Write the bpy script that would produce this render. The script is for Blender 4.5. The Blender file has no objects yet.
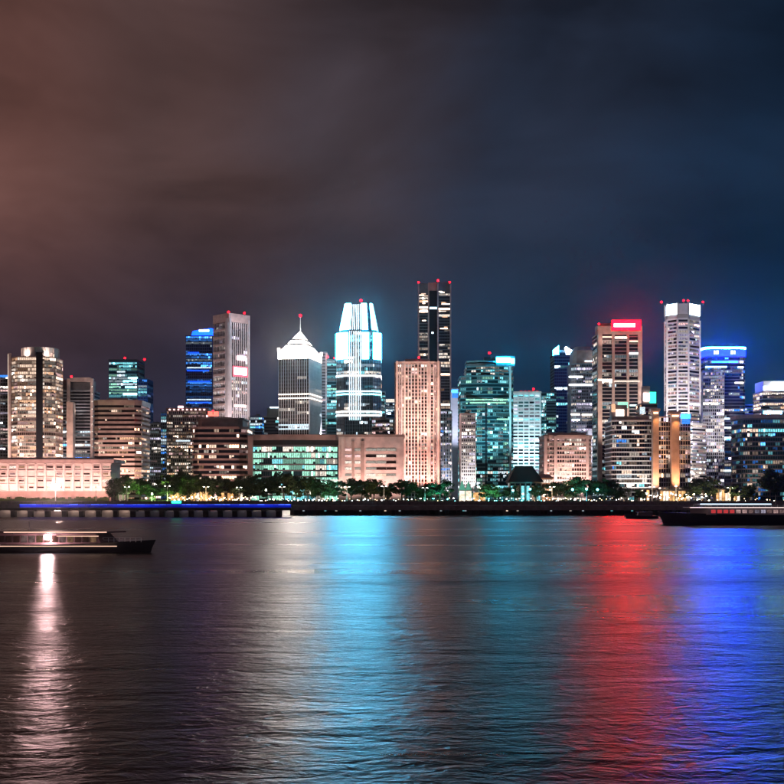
import bpy, bmesh, math, random
from mathutils import Vector, Matrix, noise as mnoise
R = math.radians
scn = bpy.context.scene
COL = scn.collection
rng = random.Random(7)

# ------------------------------------------------------------------ camera
F = 1145.0            # focal length in photo pixels (784 wide)
HY = 492.0            # row of the eye level
CH = 10.9             # eye height above the water
GZ = 3.0              # level of the reclaimed land
cam_d = bpy.data.cameras.new('camera')
cam = bpy.data.objects.new('camera', cam_d); COL.objects.link(cam)
cam.location = (0, 0, CH); cam.rotation_euler = (R(90), 0, 0)
cam_d.sensor_width = 36; cam_d.lens = 36 * F / 784
cam_d.shift_y = (HY - 392) / 784
cam_d.clip_start = .5; cam_d.clip_end = 30000
scn.camera = cam

# ------------------------------------------------------------------ world: cloudy night sky lit by the city
w = bpy.data.worlds.new('World'); scn.world = w; w.use_nodes = True
nt = w.node_tree; nt.nodes.clear()
def N(t, **kw):
    n = nt.nodes.new(t)
    for k, v in kw.items(): setattr(n, k, v)
    return n
L = lambda a, b: nt.links.new(a, b)
tc = N('ShaderNodeTexCoord'); sep = N('ShaderNodeSeparateXYZ'); L(tc.outputs['Generated'], sep.inputs[0])
mp = N('ShaderNodeMapping'); mp.inputs['Scale'].default_value = (1, 1, 2.1); L(tc.outputs['Generated'], mp.inputs[0])
no = N('ShaderNodeTexNoise'); no.inputs['Scale'].default_value = 4.2; no.inputs['Detail'].default_value = 5; no.inputs['Roughness'].default_value = .5
no.inputs['Distortion'].default_value = .35
L(mp.outputs[0], no.inputs['Vector'])
def math_(op, a, b=None, c=None):
    n = N('ShaderNodeMath', operation=op)
    for i, v in enumerate((a, b, c)):
        if v is None: continue
        if isinstance(v, (int, float)): n.inputs[i].default_value = v
        else: L(v, n.inputs[i])
    return n.outputs[0]
nz = math_('SUBTRACT', no.outputs['Fac'], .5)
u = math_('MULTIPLY_ADD', nz, .18, sep.outputs['X'])
uu = math_('MULTIPLY_ADD', u, 1.0, .5)           # 0..1 across the frame and beyond
def ramp(fac, stops):
    r = N('ShaderNodeValToRGB'); r.color_ramp.interpolation = 'EASE'
    e = r.color_ramp.elements
    while len(e) < len(stops): e.new(.5)
    for i, (p, c) in enumerate(stops): e[i].position = p; e[i].color = (*c, 1)
    L(fac, r.inputs[0]); return r.outputs[0]
up = ramp(uu, [(.17, (.150, .068, .058)), (.31, (.090, .051, .049)), (.47, (.047, .036, .044)), (.61, (.019, .026, .047)), (.82, (.008, .020, .045))])
hz = ramp(uu, [(.17, (.042, .029, .045)), (.35, (.025, .026, .053)), (.49, (.010, .027, .066)), (.64, (.004, .028, .068)), (.82, (.002, .029, .074))])
vv = math_('MULTIPLY_ADD', nz, .10, sep.outputs['Z'])
mr = N('ShaderNodeMapRange', interpolation_type='SMOOTHSTEP'); mr.inputs['From Min'].default_value = .06; mr.inputs['From Max'].default_value = .27
L(vv, mr.inputs['Value'])
mx = N('ShaderNodeMix', data_type='RGBA'); L(mr.outputs[0], mx.inputs[0]); L(hz, mx.inputs[6]); L(up, mx.inputs[7])
cl = N('ShaderNodeMapRange'); cl.inputs['From Min'].default_value = .32; cl.inputs['From Max'].default_value = .68
cl.inputs['To Min'].default_value = .50; cl.inputs['To Max'].default_value = 1.4; L(no.outputs['Fac'], cl.inputs['Value'])
sc_ = N('ShaderNodeVectorMath', operation='SCALE'); L(mx.outputs[2], sc_.inputs[0]); L(cl.outputs[0], sc_.inputs['Scale'])
sky = N('ShaderNodeTexSky', sky_type='NISHITA', sun_disc=False); sky.sun_elevation = R(-6); sky.sun_rotation = R(200)
bg1 = N('ShaderNodeBackground'); L(sky.outputs[0], bg1.inputs[0]); bg1.inputs[1].default_value = .05
bg2 = N('ShaderNodeBackground'); L(sc_.outputs[0], bg2.inputs[0]); bg2.inputs[1].default_value = 1.0
add = N('ShaderNodeAddShader'); L(bg1.outputs[0], add.inputs[0]); L(bg2.outputs[0], add.inputs[1])
wo = N('ShaderNodeOutputWorld'); L(add.outputs[0], wo.inputs[0])

# faint fill added from behind the camera to lift the facades
sd = bpy.data.lights.new('facade_fill', 'SUN'); sd.energy = .03; sd.angle = R(12); sd.color = (.75, .8, 1)
so = bpy.data.objects.new('facade_fill', sd); COL.objects.link(so); so.rotation_euler = (R(52), 0, R(-20))

# ------------------------------------------------------------------ render settings
scn.view_settings.view_transform = 'Standard'; scn.view_settings.look = 'None'
scn.view_settings.exposure = 0; scn.view_settings.gamma = 1
scn.render.engine = 'CYCLES'
cy = scn.cycles
cy.use_denoising = True
try: cy.denoiser = 'OPENIMAGEDENOISE'
except Exception: pass
cy.use_light_tree = True
cy.max_bounces = 3; cy.diffuse_bounces = 1; cy.glossy_bounces = 2; cy.transmission_bounces = 1
cy.sample_clamp_indirect = 6; cy.sample_clamp_direct = 0
cy.use_adaptive_sampling = False; cy.time_limit = 1000; cy.volume_bounces = 0

# ------------------------------------------------------------------ materials
MATS = {}
def new_mat(name):
    m = bpy.data.materials.new(name); m.use_nodes = True; m.node_tree.nodes.clear()
    t = m.node_tree; o = t.nodes.new('ShaderNodeOutputMaterial')
    MATS[name] = m
    return m, t, o
def solid(name, c, rough=.6, metal=0, var=.25, scale=.15, bump=0):
    m, t, o = new_mat(name)
    b = t.nodes.new('ShaderNodeBsdfPrincipled'); b.inputs['Roughness'].default_value = rough; b.inputs['Metallic'].default_value = metal
    tcn = t.nodes.new('ShaderNodeTexCoord')
    n = t.nodes.new('ShaderNodeTexNoise'); n.inputs['Scale'].default_value = scale; n.inputs['Detail'].default_value = 6
    t.links.new(tcn.outputs['Object'], n.inputs['Vector'])
    mr = t.nodes.new('ShaderNodeMapRange'); mr.inputs['From Min'].default_value = .3; mr.inputs['From Max'].default_value = .7
    mr.inputs['To Min'].default_value = 1 - var; mr.inputs['To Max'].default_value = 1 + var
    t.links.new(n.outputs['Fac'], mr.inputs['Value'])
    s = t.nodes.new('ShaderNodeVectorMath'); s.operation = 'SCALE'; s.inputs[0].default_value = c
    t.links.new(mr.outputs[0], s.inputs['Scale']); t.links.new(s.outputs[0], b.inputs['Base Color'])
    if bump:
        bp = t.nodes.new('ShaderNodeBump'); bp.inputs['Strength'].default_value = bump; t.links.new(n.outputs['Fac'], bp.inputs['Height']); t.links.new(bp.outputs[0], b.inputs['Normal'])
    t.links.new(b.outputs[0], o.inputs[0])
    return m
def emit(name, c, s, sample=True, var=.0, scale=.5):
    m, t, o = new_mat(name)
    e = t.nodes.new('ShaderNodeEmission'); e.inputs[0].default_value = (*c, 1); e.inputs[1].default_value = s
    if var:
        tcn = t.nodes.new('ShaderNodeTexCoord'); oi = t.nodes.new('ShaderNodeObjectInfo')
        ad = t.nodes.new('ShaderNodeVectorMath'); ad.operation = 'MULTIPLY_ADD'
        ad.inputs[1].default_value = (scale,) * 3
        t.links.new(tcn.outputs['Object'], ad.inputs[0]); t.links.new(oi.outputs['Location'], ad.inputs[2])
        n = t.nodes.new('ShaderNodeTexNoise'); n.inputs['Scale'].default_value = 1.0; n.inputs['Detail'].default_value = 3
        t.links.new(ad.outputs[0], n.inputs['Vector'])
        mr = t.nodes.new('ShaderNodeMapRange'); mr.inputs['From Min'].default_value = .35; mr.inputs['From Max'].default_value = .65
        mr.inputs['To Min'].default_value = s * (1 - var); mr.inputs['To Max'].default_value = s * (1 + var)
        t.links.new(n.outputs['Fac'], mr.inputs['Value']); t.links.new(mr.outputs[0], e.inputs[1])
    t.links.new(e.outputs[0], o.inputs[0])
    m.cycles.emission_sampling = 'FRONT_BACK' if sample else 'NONE'
    return m
def glass(name, c, rough=.12):
    m, t, o = new_mat(name)
    b = t.nodes.new('ShaderNodeBsdfPrincipled'); b.inputs['Base Color'].default_value = (*c, 1)
    b.inputs['Roughness'].default_value = rough; b.inputs['IOR'].default_value = 1.5; b.inputs['Metallic'].default_value = .25
    t.links.new(b.outputs[0], o.inputs[0]); return m

solid('concrete', (.34, .31, .29)); solid('concrete_dark', (.10, .095, .10)); solid('stone_tan', (.50, .37, .32))
solid('stone_brown', (.32, .225, .20)); solid('stone_pink', (.58, .46, .43)); solid('stone_white', (.66, .64, .66), var=.12)
solid('cladding_grey', (.22, .23, .26), rough=.4); solid('cladding_teal', (.10, .20, .22), rough=.35); solid('cladding_blue', (.06, .10, .24), rough=.35)
solid('metal_white', (.7, .7, .7), rough=.35, var=.06); solid('metal_dark', (.05, .05, .055), rough=.45, var=.1)
solid('roofing', (.08, .075, .08)); solid('plaster_white', (.74, .68, .64), var=.08)
glass('glass_dark', (.014, .015, .022)); glass('glass_teal', (.010, .04, .05)); glass('glass_blue', (.010, .022, .09)); glass('glass_brown', (.035, .022, .018))

WCOL = {'warm': (1, .72, .54), 'amber': (1, .56, .33), 'white': (1, .86, .74), 'cool': (.74, .90, 1), 'teal': (.26, .85, .95),
        'blue': (.06, .30, 1), 'pink': (1, .62, .60), 'green': (.45, 1, .75), 'lilac': (.80, .72, .95)}
WLVL = {0: .13, 1: .38, 2: 1.05, 3: 4.2}
for k, c in WCOL.items():
    for l, s in WLVL.items(): emit(f'window_{k}_{l}', c, s, sample=False, var=.45, scale=1.6)
emit('led_white', (.95, .97, 1), 5); emit('led_cool', (.55, .86, 1), 2.6); emit('led_warm', (1, .78, .6), 1.4)
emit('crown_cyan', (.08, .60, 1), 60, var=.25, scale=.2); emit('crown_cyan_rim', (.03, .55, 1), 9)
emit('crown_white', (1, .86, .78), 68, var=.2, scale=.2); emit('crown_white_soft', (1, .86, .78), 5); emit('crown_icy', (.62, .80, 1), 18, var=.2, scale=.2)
emit('sign_red', (1, .0002, .0009), 160); emit('sign_pinkwhite', (1, .55, .62), 11); emit('sign_white', (1, .9, .9), 6)
emit('crown_blue', (.0003, .0009, 1), 230); emit('crown_blue_rim', (.05, .50, 1), 190); emit('sign_blue', (.02, .16, 1), 9)
emit('sign_cyan', (.03, .56, 1), 85); emit('sign_green', (.03, 1, .55), 3.5); emit('sign_orange', (1, .36, .05), 5)
emit('beacon_red', (1, .002, .006), 26); emit('lamp_warm', (1, .66, .34), 45); emit('lamp_white', (1, .90, .78), 60); emit('lamp_teal', (.12, .85, 1), 45); emit('lamp_dim', (1, .62, .36), 9); emit('lamp_cool', (.7, .85, 1), 16); emit('gap_fill_warm', (1, .66, .5), 16); emit('gap_fill_pale', (.85, .72, .85), 4)
emit('lamp_flood', (1, .64, .58), 2600); emit('lamp_reflection', (1, .60, .60), 900); emit('tower_blue', (.003, .04, 1), 9); emit('tower_blue_soft', (.006, .07, 1), 2); emit('halo_pink', (1, .16, .24), 1.6); emit('crown_cyan_soft', (.25, .75, 1), 3.5); emit('jetty_blue', (.008, .03, 1), .38, var=.6, scale=.05); emit('jetty_blue_line', (.04, .10, 1), 2.6, var=.5, scale=.1); emit('jetty_blue_dim', (.03, .07, 1), 1.0)
emit('boat_line', (1, .62, .45), 2.2); emit('boat_line_blue', (.55, .8, 1), 3); emit('boat_red', (1, .08, .09), .5); emit('boat_white', (1, .78, .74), 1.1)
emit('tent_glow', (1, .80, .62), 1.5, var=.4, scale=.3); emit('shop_glow', (1, .52, .20), 1.1, var=.5, scale=.3)

for k in ('lamp_warm', 'lamp_white', 'lamp_teal', 'lamp_dim', 'lamp_cool', 'beacon_red', 'boat_line', 'boat_line_blue', 'boat_red', 'boat_white', 'led_warm', 'led_cool', 'sign_green', 'tent_glow', 'shop_glow', 'jetty_blue', 'jetty_blue_line'): MATS[k].cycles.emission_sampling = 'NONE'
# ------------------------------------------------------------------ mesh helpers
class MB:
    def __init__(s): s.v = []; s.f = []; s.m = []; s.mats = []
    def mi(s, mat):
        if mat not in s.mats: s.mats.append(mat)
        return s.mats.index(mat)
    def add(s, vs, fs, mat):
        o = len(s.v); k = s.mi(mat); s.v += [tuple(v) for v in vs]
        for f in fs: s.f.append(tuple(i + o for i in f)); s.m.append(k)
    def box(s, x0, x1, y0, y1, z0, z1, mat):
        s.add([(x0,y0,z0),(x1,y0,z0),(x1,y1,z0),(x0,y1,z0),(x0,y0,z1),(x1,y0,z1),(x1,y1,z1),(x0,y1,z1)],
              [(3,2,1,0),(4,5,6,7),(0,1,5,4),(1,2,6,5),(2,3,7,6),(3,0,4,7)], mat)
    def prism(s, pts, z0, z1, mat, top=None, scale_top=1.0):
        n = len(pts); cx = sum(p[0] for p in pts)/n; cy_ = sum(p[1] for p in pts)/n
        tp = top if top else [(cx+(p[0]-cx)*scale_top, cy_+(p[1]-cy_)*scale_top) for p in pts]
        vs = [(p[0],p[1],z0) for p in pts] + [(p[0],p[1],z1) for p in tp]
        fs = [(i,(i+1)%n,n+(i+1)%n,n+i) for i in range(n)] + [tuple(range(n-1,-1,-1)), tuple(range(n,2*n))]
        s.add(vs, fs, mat)
    def tube(s, p, q, r0, r1, mat, n=8):
        p = Vector(p); q = Vector(q); d = (q-p).normalized()
        a = d.orthogonal().normalized(); b = d.cross(a)
        vs = [p+(a*math.cos(2*math.pi*i/n)+b*math.sin(2*math.pi*i/n))*r0 for i in range(n)]
        vs += [q+(a*math.cos(2*math.pi*i/n)+b*math.sin(2*math.pi*i/n))*r1 for i in range(n)]
        s.add(vs, [(i,(i+1)%n,n+(i+1)%n,n+i) for i in range(n)]+[tuple(range(n-1,-1,-1)), tuple(range(n,2*n))], mat)
    def ball(s, c, r, mat, nu=10, nv=6, sz=1.0):
        vs = [(c[0],c[1],c[2]-r*sz)]
        for j in range(1, nv):
            t = math.pi*j/nv
            for i in range(nu):
                a = 2*math.pi*i/nu; vs.append((c[0]+r*math.sin(t)*math.cos(a), c[1]+r*math.sin(t)*math.sin(a), c[2]-r*sz*math.cos(t)))
        vs.append((c[0],c[1],c[2]+r*sz)); fs = []
        for i in range(nu):
            fs.append((0, 1+(i+1)%nu, 1+i)); k = 1+(nv-2)*nu; fs.append((k+i, k+(i+1)%nu, len(vs)-1))
            for j in range(nv-2):
                k = 1+j*nu; fs.append((k+i, k+(i+1)%nu, k+nu+(i+1)%nu, k+nu+i))
        s.add(vs, fs, mat)
    def beam(s, p, q, wd, ht, mat, z0):           # horizontal bar from p to q (xy)
        d = Vector((q[0]-p[0], q[1]-p[1])); nn = Vector((d.y, -d.x)).normalized()*wd/2
        pts = [(p[0]+nn.x,p[1]+nn.y),(q[0]+nn.x,q[1]+nn.y),(q[0]-nn.x,q[1]-nn.y),(p[0]-nn.x,p[1]-nn.y)]
        s.prism(pts, z0, z0+ht, mat)
    def mesh(s, name):
        me = bpy.data.meshes.new(name); me.from_pydata(s.v, [], s.f); me.update()
        for m in s.mats: me.materials.append(MATS[m])
        me.polygons.foreach_set('material_index', s.m); return me
    def build(s, name, parent=None, kind=None, label=None):
        o = bpy.data.objects.new(name, s.mesh(name)); COL.objects.link(o)
        if parent: o.parent = parent
        if kind: o['kind'] = kind
        if label: o['label'] = label
        return o
def empty(name, loc, label, cat, group=None):
    o = bpy.data.objects.new(name, None); COL.objects.link(o); o.location = loc; o.empty_display_size = 1
    o['label'] = label; o['category'] = cat
    if group: o['group'] = group
    return o
def tag(o, label, cat, group=None):
    o['label'] = label; o['category'] = cat
    if group: o['group'] = group
    return o
def structure(o): o['kind'] = 'structure'; return o
def X(px, D): return (px - 392) * D / F
def ZZ(py, D): return CH + (HY - py) * D / F
def H(py, D): return ZZ(py, D) - GZ

# footprints, counter-clockwise seen from above
def rect(p0, p1, D, dep): a, b = X(p0, D), X(p1, D); return [(a, D), (b, D), (b, D+dep), (a, D+dep)]
def corner(pl, pc, pr, D, k=1.0):
    C = Vector((X(pc, D), D)); a = C.x - X(pl, D); b = X(pr, D) - C.x; g = math.sqrt(a*b)
    dl, dr = g*k, g/k
    Lp = Vector((X(pl, D+dl), D+dl)); Rp = Vector((X(pr, D+dr), D+dr)); Bk = Lp + Rp - C
    return [tuple(C), tuple(Rp), tuple(Bk), tuple(Lp)]
def chamfer(pts, c):
    out = []
    n = len(pts)
    for i in range(n):
        p, a, b = Vector(pts[i]), Vector(pts[i-1]), Vector(pts[(i+1) % n])
        out += [tuple(p + (a-p).normalized()*c), tuple(p + (b-p).normalized()*c)]
    return out
def bowed(p0, p1, D, dep, bulge, n=8):
    a, b = X(p0, D), X(p1, D); pts = []
    for i in range(n+1):
        t = i/n; pts.append((a+(b-a)*t, D + bulge - bulge*math.sin(math.pi*t)))
    return pts + [(b, D+bulge+dep), (a, D+bulge+dep)]
def rounded(pts, c, n=4):
    out = []; m = len(pts)
    for i in range(m):
        p, a, b = Vector(pts[i]), Vector(pts[i-1]), Vector(pts[(i+1) % m])
        q0 = p+(a-p).normalized()*c; q1 = p+(b-p).normalized()*c
        for j in range(n+1):
            t = j/n; out.append(tuple(q0*(1-t)**2 + p*2*t*(1-t) + q1*t*t))
    return out
def offset(pts, d):
    out = []; n = len(pts)
    for i in range(n):
        p, a, b = Vector(pts[i]), Vector(pts[i-1]), Vector(pts[(i+1) % n])
        e0 = (p-a).normalized(); e1 = (b-p).normalized()
        n0 = Vector((e0.y, -e0.x)); n1 = Vector((e1.y, -e1.x)); k = n0+n1
        k = k/max(.3, (1+n0.dot(n1)))
        out.append((p.x+k.x*d, p.y+k.y*d))
    return out

# one shared pane mesh per window light
PANE = {}
def pane_mesh(mat):
    if mat not in PANE:
        mb = MB(); mb.add([(-.5,0,0),(.5,0,0),(.5,0,1),(-.5,0,1)], [(0,1,2,3)], mat); PANE[mat] = mb.mesh('window_pane')
    return PANE[mat]
MAXIND = 220; BAYK = .60; FLOODK = 1.45; LITK = 1.18; FLK = .9

class Building:
    def __init__(s, name, label, cx, cy, cat='building'):
        s.o = empty(name, (cx, cy, GZ), label, cat); s.c = (cx, cy); s.panes = []; s.fr = MB(); s.bd = MB()
    def loc(s, pts): return [(p[0]-s.c[0], p[1]-s.c[1]) for p in pts]
    def part(s, name, mb, kind=None, label=None): return mb.build(name, s.o, kind, label)
    def vol(s, pts, z0, z1, fl=4.0, bay=4.0, glass='glass_dark', band='concrete', bh=1.2, bp=.5, fin=None, fw=.5, fp=.7,
            lit=.5, pal=(('warm', 1),), lev=(3, 4, 3, 1), full=.1, dark=.12, run=.6, name='wall', top='roofing', base_band=True,
            win=True, colpal=None, skip=()):
        """one storeyed volume: glass core, floor bands, fins, lit panes"""
        if bay < 5: bay *= BAYK; fw *= .75; run = run**BAYK
        fl *= FLK; bh *= .92; lit = min(.95, lit*LITK)
        P = s.loc(pts); core = MB(); core.prism(P, z0, z1, glass); s.part(name, core)
        nf = max(1, round((z1-z0)/fl)); fh = (z1-z0)/nf
        if band:
            for i in range(0 if base_band else 1, nf+1):
                z = z0+i*fh
                s.bd.prism(offset(P, bp), z-bh/2 if i else z, z+bh/2 if i < nf else z+bh/2+.3, band)
        n = len(P)
        floors = []
        for i in range(nf):
            r = rng.random(); floors.append('full' if r < full else 'dark' if r < full+dark else 'part')
        cols = [p[0] for p in pal]; wts = [p[1] for p in pal]
        for e in range(n):
            a, b = Vector(P[e]), Vector(P[(e+1) % n]); d = b-a; ln = d.length
            if ln < .8: continue
            t = d/ln; nrm = Vector((t.y, -t.x)); mid = (a+b)/2 + Vector(s.c)
            facing = nrm.dot((-mid).normalized())
            if facing < -.15: continue
            nb = max(1, round(ln/bay)); bw = ln/nb
            if fin:
                for j in range(0 if n < 9 else 0, nb+1):
                    if j == nb and n > 8: continue
                    c = a+t*bw*j; h = t*fw/2
                    q = [c-h-nrm*.1+nrm*0, c+h-nrm*.1, c+h+nrm*fp, c-h+nrm*fp]
                    q = [tuple(c-h-nrm*.2), tuple(c-h+nrm*fp), tuple(c+h+nrm*fp), tuple(c+h-nrm*.2)]
                    s.fr.prism(q, z0+.02, z1-.03, fin)
            if not win: continue
            gap = (fw/2 if fin else .12)
            for i in range(nf):
                st = floors[i]; on = rng.random() < lit; lv = None; cc = None
                for j in range(nb):
                    if rng.random() > run or cc is None:
                        on = rng.random() < (lit if st == 'part' else .93 if st == 'full' else .05)
                        cc = rng.choices(cols, wts)[0]; lv = rng.choices((0, 1, 2, 3), lev)[0]
                        if st == 'full': lv = max(lv, 2)
                    if not on: continue
                    if any(k0 <= (i+.5)/nf <= k1 for k0, k1 in skip): continue
                    l2 = lv if rng.random() < .88 else max(0, min(3, lv+rng.choice((-1, 1))))
                    zb = z0+i*fh+(bh/2 if band else .3)+.08; zt = z0+(i+1)*fh-(bh/2 if band else .3)-.05
                    wd = bw-2*gap-.08
                    if rng.random() < .22: zb += (zt-zb)*rng.uniform(.2, .5)
                    if zt-zb < .3 or wd < .3: continue
                    c = a+t*bw*(j+.5)+nrm*.06
                    s.panes.append((c.x, c.y, zb, wd, zt-zb, math.atan2(t.y, t.x), f'window_{cc}_{l2}', facing))
    def box(s, name, x0, x1, y0, y1, z0, z1, mat, label=None):
        mb = MB(); mb.box(x0-s.c[0], x1-s.c[0], y0-s.c[1], y1-s.c[1], z0, z1, mat); return s.part(name, mb, None, label)
    def pr(s, name, pts, z0, z1, mat, st=1.0, label=None, top=None):
        mb = MB(); mb.prism(s.loc(pts), z0, z1, mat, s.loc(top) if top else None, st); return s.part(name, mb, None, label)
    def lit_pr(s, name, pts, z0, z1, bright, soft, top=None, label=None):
        """prism whose camera-facing faces glow strongly; the others are dimmed to keep light off the neighbours"""
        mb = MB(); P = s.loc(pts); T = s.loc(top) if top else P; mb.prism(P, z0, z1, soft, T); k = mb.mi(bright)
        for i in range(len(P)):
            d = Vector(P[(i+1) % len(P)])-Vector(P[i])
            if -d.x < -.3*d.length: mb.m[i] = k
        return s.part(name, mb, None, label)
    def pxbox(s, name, p0, p1, y0, y1, D, dep, mat, label=None):
        """box given by photo columns p0..p1 and rows y0 (top) .. y1 (bottom) at distance D"""
        return s.box(name, X(p0, D), X(p1, D), D, D+dep, max(0, H(y1, D)), H(y0, D), mat, label)
    def beacon(s, px, py, D, r=1.5, base=3):
        r *= .62
        mb = MB(); x, y, z = X(px, D)-s.c[0], D-s.c[1], H(py, D)
        mb.tube((x, y, z-base), (x, y, z-r*.6), .35, .25, 'metal_dark', 6); mb.ball((x, y, z), r, 'beacon_red', 8, 5)
        return s.part('beacon', mb)
    def roofbox(s, pts, z, hmax=5, n=4, mat='concrete_dark'):
        P = s.loc(pts); cx = sum(p[0] for p in P)/len(P); cy_ = sum(p[1] for p in P)/len(P)
        rx = (max(p[0] for p in P)-min(p[0] for p in P))*.3; ry = (max(p[1] for p in P)-min(p[1] for p in P))*.3
        for i in range(n):
            mb = MB(); a, b = cx+rng.uniform(-rx, rx)*.8, cy_+rng.uniform(-ry, ry)*.8; wx, wy = rng.uniform(1.5, 4), rng.uniform(1.5, 4)
            mb.box(a-wx, a+wx, b-wy, b+wy, z, z+rng.uniform(.4, 1)*hmax, mat); s.part('roof_plant', mb)
        mb = MB(); a = cx+rng.uniform(-rx, rx)*.5; mb.tube((a, cy_, z), (a, cy_, z+hmax*2.2), .3, .12, 'metal_dark', 6); s.part('antenna', mb)
    def flood(s, x, y, z, tx, ty, tz, watt, col, ang=70, blend=.9):
        """a floodlight fixture with its lamp; coordinates are world xy and height over ground"""
        if col[0] > col[2] > .3: col = (1, col[1]*1.04, max(col[2], col[1]*.90))
        watt *= FLOODK
        p = Vector((x-s.c[0], y-s.c[1], z)); q = Vector((tx-s.c[0], ty-s.c[1], tz)); d = (q-p).normalized()
        mb = MB(); mb.box(p.x-.7, p.x+.7, p.y-.3, p.y+.3, max(0, z-1.2), z-.3, 'metal_dark')
        f = s.part('floodlight', mb)
        ld = bpy.data.lights.new('flood_lamp', 'SPOT'); ld.energy = watt; ld.color = col; ld.spot_size = R(ang); ld.spot_blend = blend; ld.shadow_soft_size = 1.0
        lo = bpy.data.objects.new('flood_lamp', ld); COL.objects.link(lo); lo.parent = s.o; lo.location = p
        lo.rotation_euler = d.to_track_quat('-Z', 'Y').to_euler()
    def done(s):
        if s.bd.v: s.part('floor_bands', s.bd, 'stuff')
        if s.fr.v: s.part('mullions', s.fr, 'stuff')
        rng.shuffle(s.panes)
        s.panes.sort(key=lambda p: -(p[7] > .15)*(1+int(p[6][-1])))
        ind, rest = s.panes[:MAXIND], s.panes[MAXIND:]
        for x, y, z, wd, ht, a, m, f in ind:
            o = bpy.data.objects.new('window', pane_mesh(m)); COL.objects.link(o); o.parent = s.o
            o.location = (x, y, z); o.scale = (wd, 1, ht); o.rotation_euler = (0, 0, a)
        if rest:
            mb = MB()
            for x, y, z, wd, ht, a, m, f in rest:
                ca, sa = math.cos(a)*wd/2, math.sin(a)*wd/2
                mb.add([(x-ca,y-sa,z),(x+ca,y+sa,z),(x+ca,y+sa,z+ht),(x-ca,y-sa,z+ht)], [(0,1,2,3)], m)
            s.part('window_panes', mb, 'stuff')
        return s.o


# ================================================================== SETTING
def water_mat():
    m, t, o = new_mat('water')
    def n(ty, **kw):
        k = t.nodes.new(ty)
        for a, b in kw.items(): setattr(k, a, b)
        return k
    l = t.links.new
    tcn = n('ShaderNodeTexCoord')
    def waves(scale, rot, detail, dist=.6):
        mp = n('ShaderNodeMapping'); mp.inputs['Scale'].default_value = scale; mp.inputs['Rotation'].default_value = (0, 0, rot)
        l(tcn.outputs['Object'], mp.inputs[0])
        q = n('ShaderNodeTexNoise'); q.inputs['Scale'].default_value = 1; q.inputs['Detail'].default_value = detail; q.inputs['Distortion'].default_value = dist
        q.inputs['Roughness'].default_value = .55
        l(mp.outputs[0], q.inputs['Vector']); return q.outputs['Fac']
    a = waves((.55, 1.0, 1), R(-3), 4, 1.1); b = waves((.05, .13, 1), R(3), 3, .8); c = waves((1.8, 3.2, 1), R(5), 2, .8)
    def mul(x, k):
        q = n('ShaderNodeMath', operation='MULTIPLY'); l(x, q.inputs[0]); q.inputs[1].default_value = k; return q.outputs[0]
    def addn(x, y):
        q = n('ShaderNodeMath', operation='ADD'); l(x, q.inputs[0]); l(y, q.inputs[1]); return q.outputs[0]
    h = addn(addn(mul(a, .36), mul(b, 1.0)), mul(c, .075))
    bp = n('ShaderNodeBump'); bp.inputs['Strength'].default_value = WATER_BUMP; bp.inputs['Distance'].default_value = 1.0; l(h, bp.inputs['Height'])
    # gust patches: calmer and rougher water
    pt = waves((.006, .05, 1), .08, 4)
    mr = n('ShaderNodeMapRange'); mr.inputs['From Min'].default_value = .35; mr.inputs['From Max'].default_value = .65
    mr.inputs['To Min'].default_value = WATER_R0; mr.inputs['To Max'].default_value = WATER_R1; l(pt, mr.inputs['Value'])
    g = n('ShaderNodeBsdfAnisotropic'); g.distribution = 'BECKMANN'; l(mr.outputs[0], g.inputs['Roughness']); l(bp.outputs[0], g.inputs['Normal'])
    g.inputs['Color'].default_value = (1, 1, 1, 1)
    d = n('ShaderNodeBsdfDiffuse'); d.inputs['Color'].default_value = (.006, .008, .011, 1)
    fr = n('ShaderNodeFresnel'); fr.inputs['IOR'].default_value = 1.36; l(bp.outputs[0], fr.inputs['Normal'])
    cl = n('ShaderNodeMath', operation='MULTIPLY'); cl.inputs[1].default_value = .56; l(fr.outputs[0], cl.inputs[0])
    mx = n('ShaderNodeMixShader'); l(cl.outputs[0], mx.inputs[0]); l(d.outputs[0], mx.inputs[1]); l(g.outputs[0], mx.inputs[2])
    l(mx.outputs[0], o.inputs[0])
WATER_BUMP, WATER_R0, WATER_R1 = .44, .25, .38
water_mat()
SHORE = 850.0
mb = MB(); mb.add([(-2350, -280, 0), (2350, -280, 0), (2350, 2580, 0), (-2350, 2580, 0)], [(0,1,2,3)], 'water'); structure(mb.build('water'))
solid('earth', (.06, .06, .05), rough=.9, scale=.02); solid('paving', (.22, .19, .17), rough=.8, scale=.3); solid('asphalt', (.05, .05, .052), rough=.85, scale=.3)
solid('seawall_stone', (.26, .21, .20), rough=.9, scale=.4, bump=.4); solid('lawn', (.035, .06, .02), rough=.95, scale=.3)
mb = MB(); mb.box(-2300, 2300, SHORE+2, 2550, -3, GZ-.02, 'earth'); structure(mb.build('ground'))
mb = MB(); mb.box(-1500, 1500, SHORE-.5, SHORE+2, -3, GZ+1.0, 'seawall_stone'); mb.box(-1500, 1500, SHORE-.9, SHORE+2.3, GZ+1.0, GZ+1.25, 'seawall_stone'); structure(mb.build('seawall'))
mb = MB(); mb.add([(-1500, SHORE+2.3, GZ-.005), (1500, SHORE+2.3, GZ-.005), (1500, SHORE+22, GZ-.005), (-1500, SHORE+22, GZ-.005)], [(0,1,2,3)], 'paving'); structure(mb.build('promenade'))
mb = MB(); mb.add([(-1500, SHORE+22, GZ-.01), (1500, SHORE+22, GZ-.01), (1500, SHORE+52, GZ-.01), (-1500, SHORE+52, GZ-.01)], [(0,1,2,3)], 'lawn'); structure(mb.build('lawn'))
mb = MB(); mb.box(-1500, 1500, SHORE+52, SHORE+53, GZ-.05, GZ+.12, 'paving'); structure(mb.build('kerb'))
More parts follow.
